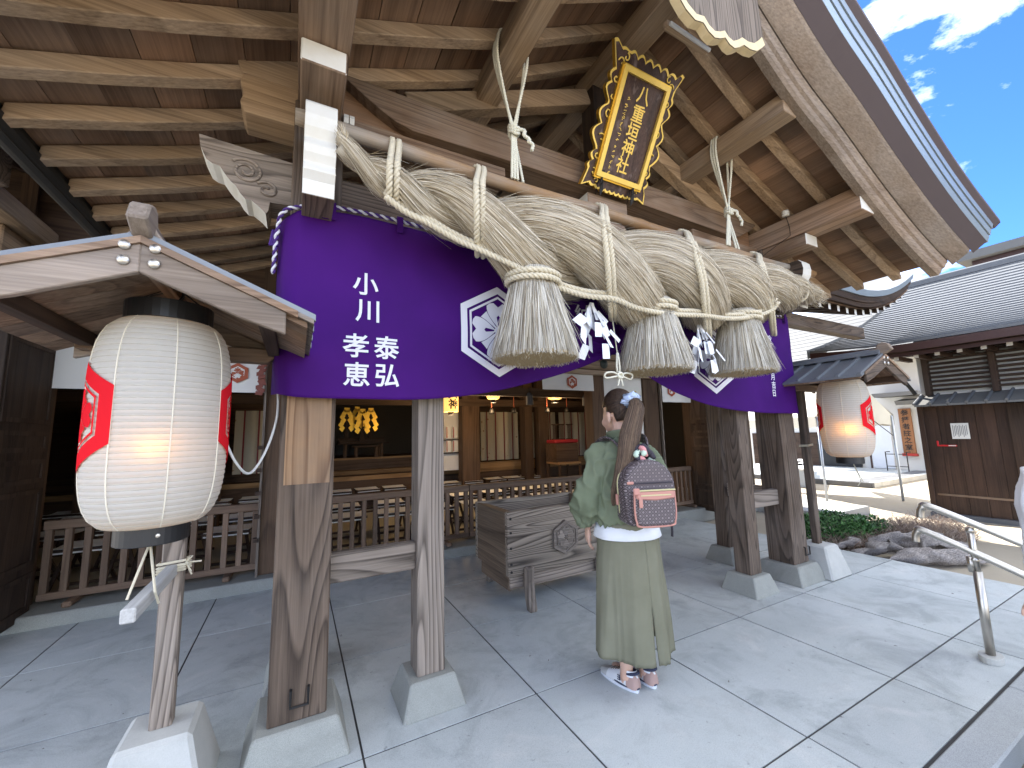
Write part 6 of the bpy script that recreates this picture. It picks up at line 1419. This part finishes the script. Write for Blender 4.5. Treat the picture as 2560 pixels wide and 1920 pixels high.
# ---- building behind with tan wall band, and a pale tiled roof
rb_ = thing('rear_house', 'tan-walled house rising behind the grey tiled roof', 'house', (15,2,GZ))
for (a, b, c_, d, e, f_, nm, mt) in ((14.2,16,-8,2.6,GZ,5.05,'wall','tan'),(13.9,16.3,-8.2,2.9,5.06,5.16,'eave_board','browntrim'),(13.7,16.5,-8.4,3.1,5.17,5.36,'roof','tile2')):
    o = MB().box(a,b,c_,d,e,f_).build(nm, M[mt], rb_); o.location = (-15,-2,-GZ)
for k in range(7): o = MB().box(14.15,14.2,2.2-1.1*k,2.3-1.1*k,4.4,5.05).build('wall_batten', M['beamz'], rb_); o.location = (-15,-2,-GZ)
pv = thing('storehouse', 'white-walled storehouse with pale tiled roof and a vertical wooden sign', 'storehouse', (17,6,GZ))
def vp(mb, name, mat, parent=None, **kw):
    o = mb.build(name, mat, parent or pv, **kw)
    if parent is None: o.location = (-17,-6,-GZ)
    return o
vp(MB().box(17,21,4.9,10.5,GZ,3.6), 'wall', M['wallw'])
for k in range(15):
    t0, t1 = k/15, (k+1)/15+.01
    vp(MB().add([(16.2+3.0*t0,3.9,3.45+2.6*t0+.014),(16.2+3.0*t0,11.2,3.45+2.6*t0+.014),(16.2+3.0*t1,11.2,3.45+2.6*t1),(16.2+3.0*t1,3.9,3.45+2.6*t1),(16.2+3.0*t0,3.9,3.45+2.6*t0-.01),(16.2+3.0*t0,11.2,3.45+2.6*t0-.01)], [(0,1,2,3),(0,4,5,1)]), 'tile_course', M['tile2'], fix=False)
vp(MB().box(16.95,17.0,7.0,10.4,GZ,1.2), 'dark_wainscot', M['dark'+'y']); vp(MB().box(16.93,17.0,6.75,8.0,GZ,.95), 'dark_doorway', M['black'])  # black panel stands in for shade inside the open entrance
vp(MB().box(16.94,16.99,5.87,6.45,.0,1.75), 'white_door', plain('white_panel_door', (.66,.7,.76), .4), bevel=.01)
for (a, b, c_, d) in ((6.45,6.49,-.03,1.78),(5.83,6.49,-.07,-.02)): vp(MB().box(16.92,17.0,a,b,c_,d), 'door_frame', M['browntrim'])
vp(MB().box(16.9,17.0,4.92,5.12,GZ,1.9), 'timber_jamb', M['dark'+'z']); 
vp(MB().box(16.3,17.0,4.9,6.0,2.28,2.40), 'canopy', M['tile2']); vp(MB().prism([(16.5,2.0),(17.0,2.1),(17.0,2.2),(16.4,2.12)],'y',4.95,5.5), 'canopy', M['tile2'])
sg = thing('sign_board', 'tall brown wooden sign with brushed black characters on the white wall', 'sign', (16.95,5.47,.5))
MB().box(-.03,.02,-.15,.15,0,1.4).build('board', wood('orange_brown_board', (.13,.056,.024), (.26,.125,.06), 'z', 2, 5), sg, bevel=.006); MB().box(-.06,.03,-.18,.18,-.08,0).build('ledge', plain('red_ledge', (.4,.03,.02), .5), sg)
for i, ch in enumerate('参拝者控之室'):
    v, f_ = char2d(ch, .19, .02); MB().add([(-.033,-a,1.27-.215*i+b) for a, b in v], f_).build('character', M['black'], sg, fix=False)
rk_ = thing('metal_rack', 'thin grey metal rack by the white wall under the sign', 'rack', (16.3,5.6,GZ)); r_ = MB()
for y in (-.25,.25): r_.tube(smooth_path([(0,y,0),(0,y,.62),(.02,y,.68),(.3,y,.68)],3), .014, 6); 
for z in (.25,.62): r_.tube([(0,-.25,z),(0,.25,z)], .011, 6)
r_.box(0,.3,-.26,.26,.0,.03); r_.build('frame', M['iron'], rk_)
# ---- paved plinth with dark kerb
ft = struct(MB().box(12.45,17,4.85,10.0,GZ,GZ+.11).build('paved_plinth', M['slab'])); MB().box(12.36,12.45,4.76,9.9,GZ,GZ+.13).build('kerb', M['dkstone'], ft, bevel=.01); MB().box(12.45,16.9,4.76,4.85,GZ,GZ+.13).build('kerb', M['block'], ft, bevel=.01)
MB().box(12.6,16.8,4.95,5.35,GZ+.11,GZ+.115).build('dark_paving', M['dkstone'], ft)
# ---- event tent
M['canvas'] = plain('tent_canvas', (.5,.49,.45), .8); M['pole'] = plain('pale_blue_steel', (.42,.47,.55), .4, .5)
tn_ = thing('event_tent', 'white canvas event tent on thin steel poles in the courtyard', 'tent', (10.6,4.6,GZ))
A, B_ = Vector((9.36,4.37,0)), Vector((10.72,3.67,0)); dv = Vector((.46,.89,0))*3.2; ze = 1.58; mid = (A+B_)/2; zr_ = 2.5
def tp2(mb, nm, mt, **kw): o = mb.build(nm, mt, tn_, **kw); o.location = (-10.6,-4.6,-GZ); return o
for P0 in (A, B_, A+dv, B_+dv): tp2(MB().tube([(P0.x,P0.y,GZ),(P0.x,P0.y,ze)], .022, 10), 'tent_pole', M['pole'], smooth=True)
for (p, q) in ((A,A+dv),(B_,B_+dv)): tp2(MB().tube([(p.x,p.y,ze),(q.x,q.y,ze)], .018, 8), 'eave_bar', M['pole'])
for k, (p) in enumerate((A, B_)):
    e0, e1 = p+Vector((0,0,ze+.02)), p+dv+Vector((0,0,ze+.02)); r0, r1 = mid+Vector((0,0,zr_)), mid+dv+Vector((0,0,zr_)); ex = (p-mid)*.06
    tp2(MB().grid(lambda u, v: e0.lerp(e1,u)*(1-v)+r0.lerp(r1,u)*v+ex*(1-v)+Vector((0,0,-.05*sin(pi*v)-.03*sin(pi*u*4)*sin(pi*v))), 12, 6), 'canopy', M['canvas'], fix=False, smooth=True)
    tp2(MB().grid(lambda u, v: e0.lerp(e1,u)+ex-Vector((0,0,.20*v+(.03*abs(sin(u*28)) if v > .5 else 0))), 56, 2), 'valance', M['canvas'], fix=False)
tp2(MB().grid(lambda u, v: (A.lerp(B_,u)+Vector((0,0,ze+.02)))*(1-v)+(mid+Vector((0,0,zr_)))*v, 8, 4), 'gable_sheet', M['canvas'], fix=False)
tp2(MB().grid(lambda u, v: A.lerp(B_,u)+Vector((0,0,ze+.02-.18*v-(.025*abs(sin(u*18)) if v > .5 else 0))), 36, 2), 'valance', M['canvas'], fix=False)
for p, q in ((A,B_),(B_,A)): tp2(MB().tube([p+Vector((0,0,ze-.42)), p.lerp(q,.28)+Vector((0,0,ze-.05))], .008, 6), 'brace', M['iron'])
for i in range(3):
    bn = thing('white_bench', 'white folding bench under the tent behind the lantern pole, alike', 'bench', (12.0+.9*i,6.2+.5*i,GZ), .4, 'white benches under the tent'); bn['label'] = f'white folding bench under the tent, {ORD[i]} from the lantern'
    MB().box(-.9,.9,-.2,.2,.44,.48).build('seat', M['shoew'], bn, bevel=.01)
    for x in (-.7,.7): MB().box(x-.03,x+.03,-.18,.18,0,.44).build('leg', M['pole'], bn)
# ---- low concrete slab, green shrub, dead brush, driftwood
tag(MB().box(7.5,8.75,3.45,4.7,GZ-.02,.015).build('concrete_slab', M['block'], bevel=.01), 'low concrete slab on the ground behind the green shrub', 'slab')
dr = struct(MB().box(5.52,5.78,1.6,4.6,GZ,GZ+.012).build('drain_cover', M['dkstone']))
M['leaf'] = _blade('shrub_leaf', [(.018,.055,.014),(.03,.09,.02),(.05,.13,.03),(.09,.2,.05),(.025,.075,.02)]); M['twig'] = _blade('dry_twig', [(.16,.1,.07),(.26,.19,.14),(.36,.29,.23),(.2,.12,.09)])
def shrub(c, rx, ry, h, n, label, seed):
    r = random.Random(seed); t = thing('green_shrub', label, 'shrub', (c[0],c[1],GZ)); br = MB(); lf = MB(); rn = []
    for k in range(60):
        a = r.uniform(0,2*pi); q = sqrt(r.random()); e = Vector((rx*q*cos(a), ry*q*sin(a), h*(.45+.55*r.random())*(1-.4*q*q))); b = Vector((e.x*.5,e.y*.5,0)); br.tube([b, b.lerp(e,.5)+Vector((r.uniform(-.03,.03),r.uniform(-.03,.03),.02)), e], [.006,.004,.002], 4)
    for k in range(n):
        a = r.uniform(0,2*pi); q = sqrt(r.random()); p = Vector((rx*q*cos(a), ry*q*sin(a), h*(1-.45*q*q)*(.25+.75*r.random()**.6)+.03*fnoise((rx*q*cos(a)*6,ry*q*sin(a)*6,seed)))); d = Vector((r.uniform(-1,1),r.uniform(-1,1),r.uniform(-.15,.7))).normalized(); s_ = d.cross(Vector((r.uniform(-.3,.3),r.uniform(-.3,.3),1))).normalized(); L = r.uniform(.035,.065); w = L*.3; nn = d.cross(s_)
        o_ = len(lf.v); lf.v += [tuple(p), tuple(p+d*L*.5+s_*w+nn*.004), tuple(p+d*L-nn*.008), tuple(p+d*L*.5-s_*w+nn*.004)]; lf.f += [(o_,o_+1,o_+2),(o_,o_+2,o_+3)]; lf.m += [0,0]; rn += [r.random()]*4
    br.build('branch', M['rafty'], t); o = stuff(lf.build('foliage', M['leaf'], t, fix=False)); set_attr(o.data, 'rnd', 'FLOAT', rn)
shrub((6.45,3.02), .62, .42, .34, 2600, 'glossy green low shrub beside the right lantern block', 3)
shrub((7.15,2.92), .40, .30, .22, 900, 'small loose green shrub beyond the driftwood', 4)
def brush(c, rx, ry, h, n, label, seed):
    r = random.Random(seed); mb = MB(); rn = []
    for k in range(n):
        a = r.uniform(0,2*pi); q = sqrt(r.random()); p = Vector((c[0]+rx*q*cos(a), c[1]+ry*q*sin(a), GZ)); pts = [p]
        for s_ in range(4): p = p+Vector((r.uniform(-.06,.06),r.uniform(-.06,.06),h*r.uniform(.1,.36))); pts.append(p)
        nv = len(mb.v); mb.tube(pts, [.004,.0035,.003,.002,.001], 4); rn += [r.random()]*(len(mb.v)-nv)
    o = stuff(tag(mb.build('dry_brush', M['twig'], fix=False), label, 'dry brush')); set_attr(o.data, 'rnd', 'FLOAT', rn)
brush((6.25,2.72), .45, .2, .16, 420, 'tangle of dry twigs in front of the green shrub', 7); brush((7.55,2.42), .75, .42, .2, 900, 'pale dry brush beyond the driftwood', 8)
def drift(pts, rad, label, seed):
    mb = MB(); P_ = smooth_path(pts, 6); N = len(pts); R_ = []
    for i in range(len(P_)): t = i/6; j = min(int(t), N-2); R_.append(rad[j]+(rad[j+1]-rad[j])*(t-j))
    mb.tube(P_, R_, 22)
    mb.v = [tuple(Vector(v)+Vector((fnoise((v[0]*9,v[1]*9,v[2]*14+seed)),fnoise((v[0]*9+5,v[1]*9,v[2]*14+seed)),.6*fnoise((v[0]*8,v[1]*8+9,v[2]*10+seed))))*.075) for v in mb.v]
    tag(mb.build('driftwood', M['drift'], smooth=True), label, 'driftwood', 'driftwood pieces beside the platform')
drift([(5.66,2.42,-.06),(5.85,2.32,.0),(6.05,2.22,.01),(6.2,2.1,-.05)], [.03,.07,.055,.012], 'dark-tipped driftwood log nearest the lantern block', 1)
drift([(5.68,2.12,-.07),(5.82,2.02,-.02),(6.05,1.88,-.01),(6.35,1.70,-.04),(6.55,1.62,-.08)], [.025,.075,.085,.06,.018], 'long pale driftwood log along the platform edge', 2)
drift([(6.1,2.45,-.06),(6.35,2.28,.03),(6.6,2.06,.0),(6.8,1.92,-.07)], [.03,.10,.085,.02], 'thick knotted driftwood log behind the long one', 3)
drift([(6.0,2.0,.02),(6.2,1.95,.09),(6.42,1.86,.07),(6.6,1.8,.0)], [.02,.045,.035,.008], 'twisted thin driftwood branch lying on the long log', 5)
drift([(6.5,2.35,-.05),(6.75,2.2,.02),(7.0,2.05,-.02),(7.15,1.95,-.08)], [.03,.07,.06,.02], 'grey driftwood root at the far end of the pile', 6)
drift([(5.75,2.72,-.06),(5.95,2.62,-.02),(6.2,2.55,-.05)], [.03,.07,.03], 'small dark driftwood piece under the twigs', 4)
# leaves and grit on the slabs
gr = MB(); rg = random.Random(9)
for k in range(22):
    x, y = rg.uniform(-1.5,4.8), rg.uniform(1.0,4.4); a = rg.uniform(0,6.28); L = rg.uniform(.004,.013); w = L*rg.uniform(.2,.45); d = Vector((cos(a),sin(a),0)); s_ = Vector((-sin(a),cos(a),0)); z = .004
    gr.add([(Vector((x,y,z))+d*L), (Vector((x,y,z+.003))+s_*w), (Vector((x,y,z))-d*L), (Vector((x,y,z+.001))-s_*w)], [(0,1,2,3)])
stuff(tag(gr.build('leaf_litter', plain('dry_leaf', (.1,.06,.035), .8, 0, .5, 3), fix=False), 'scattered bits of dry leaf on the paving', 'litter'))
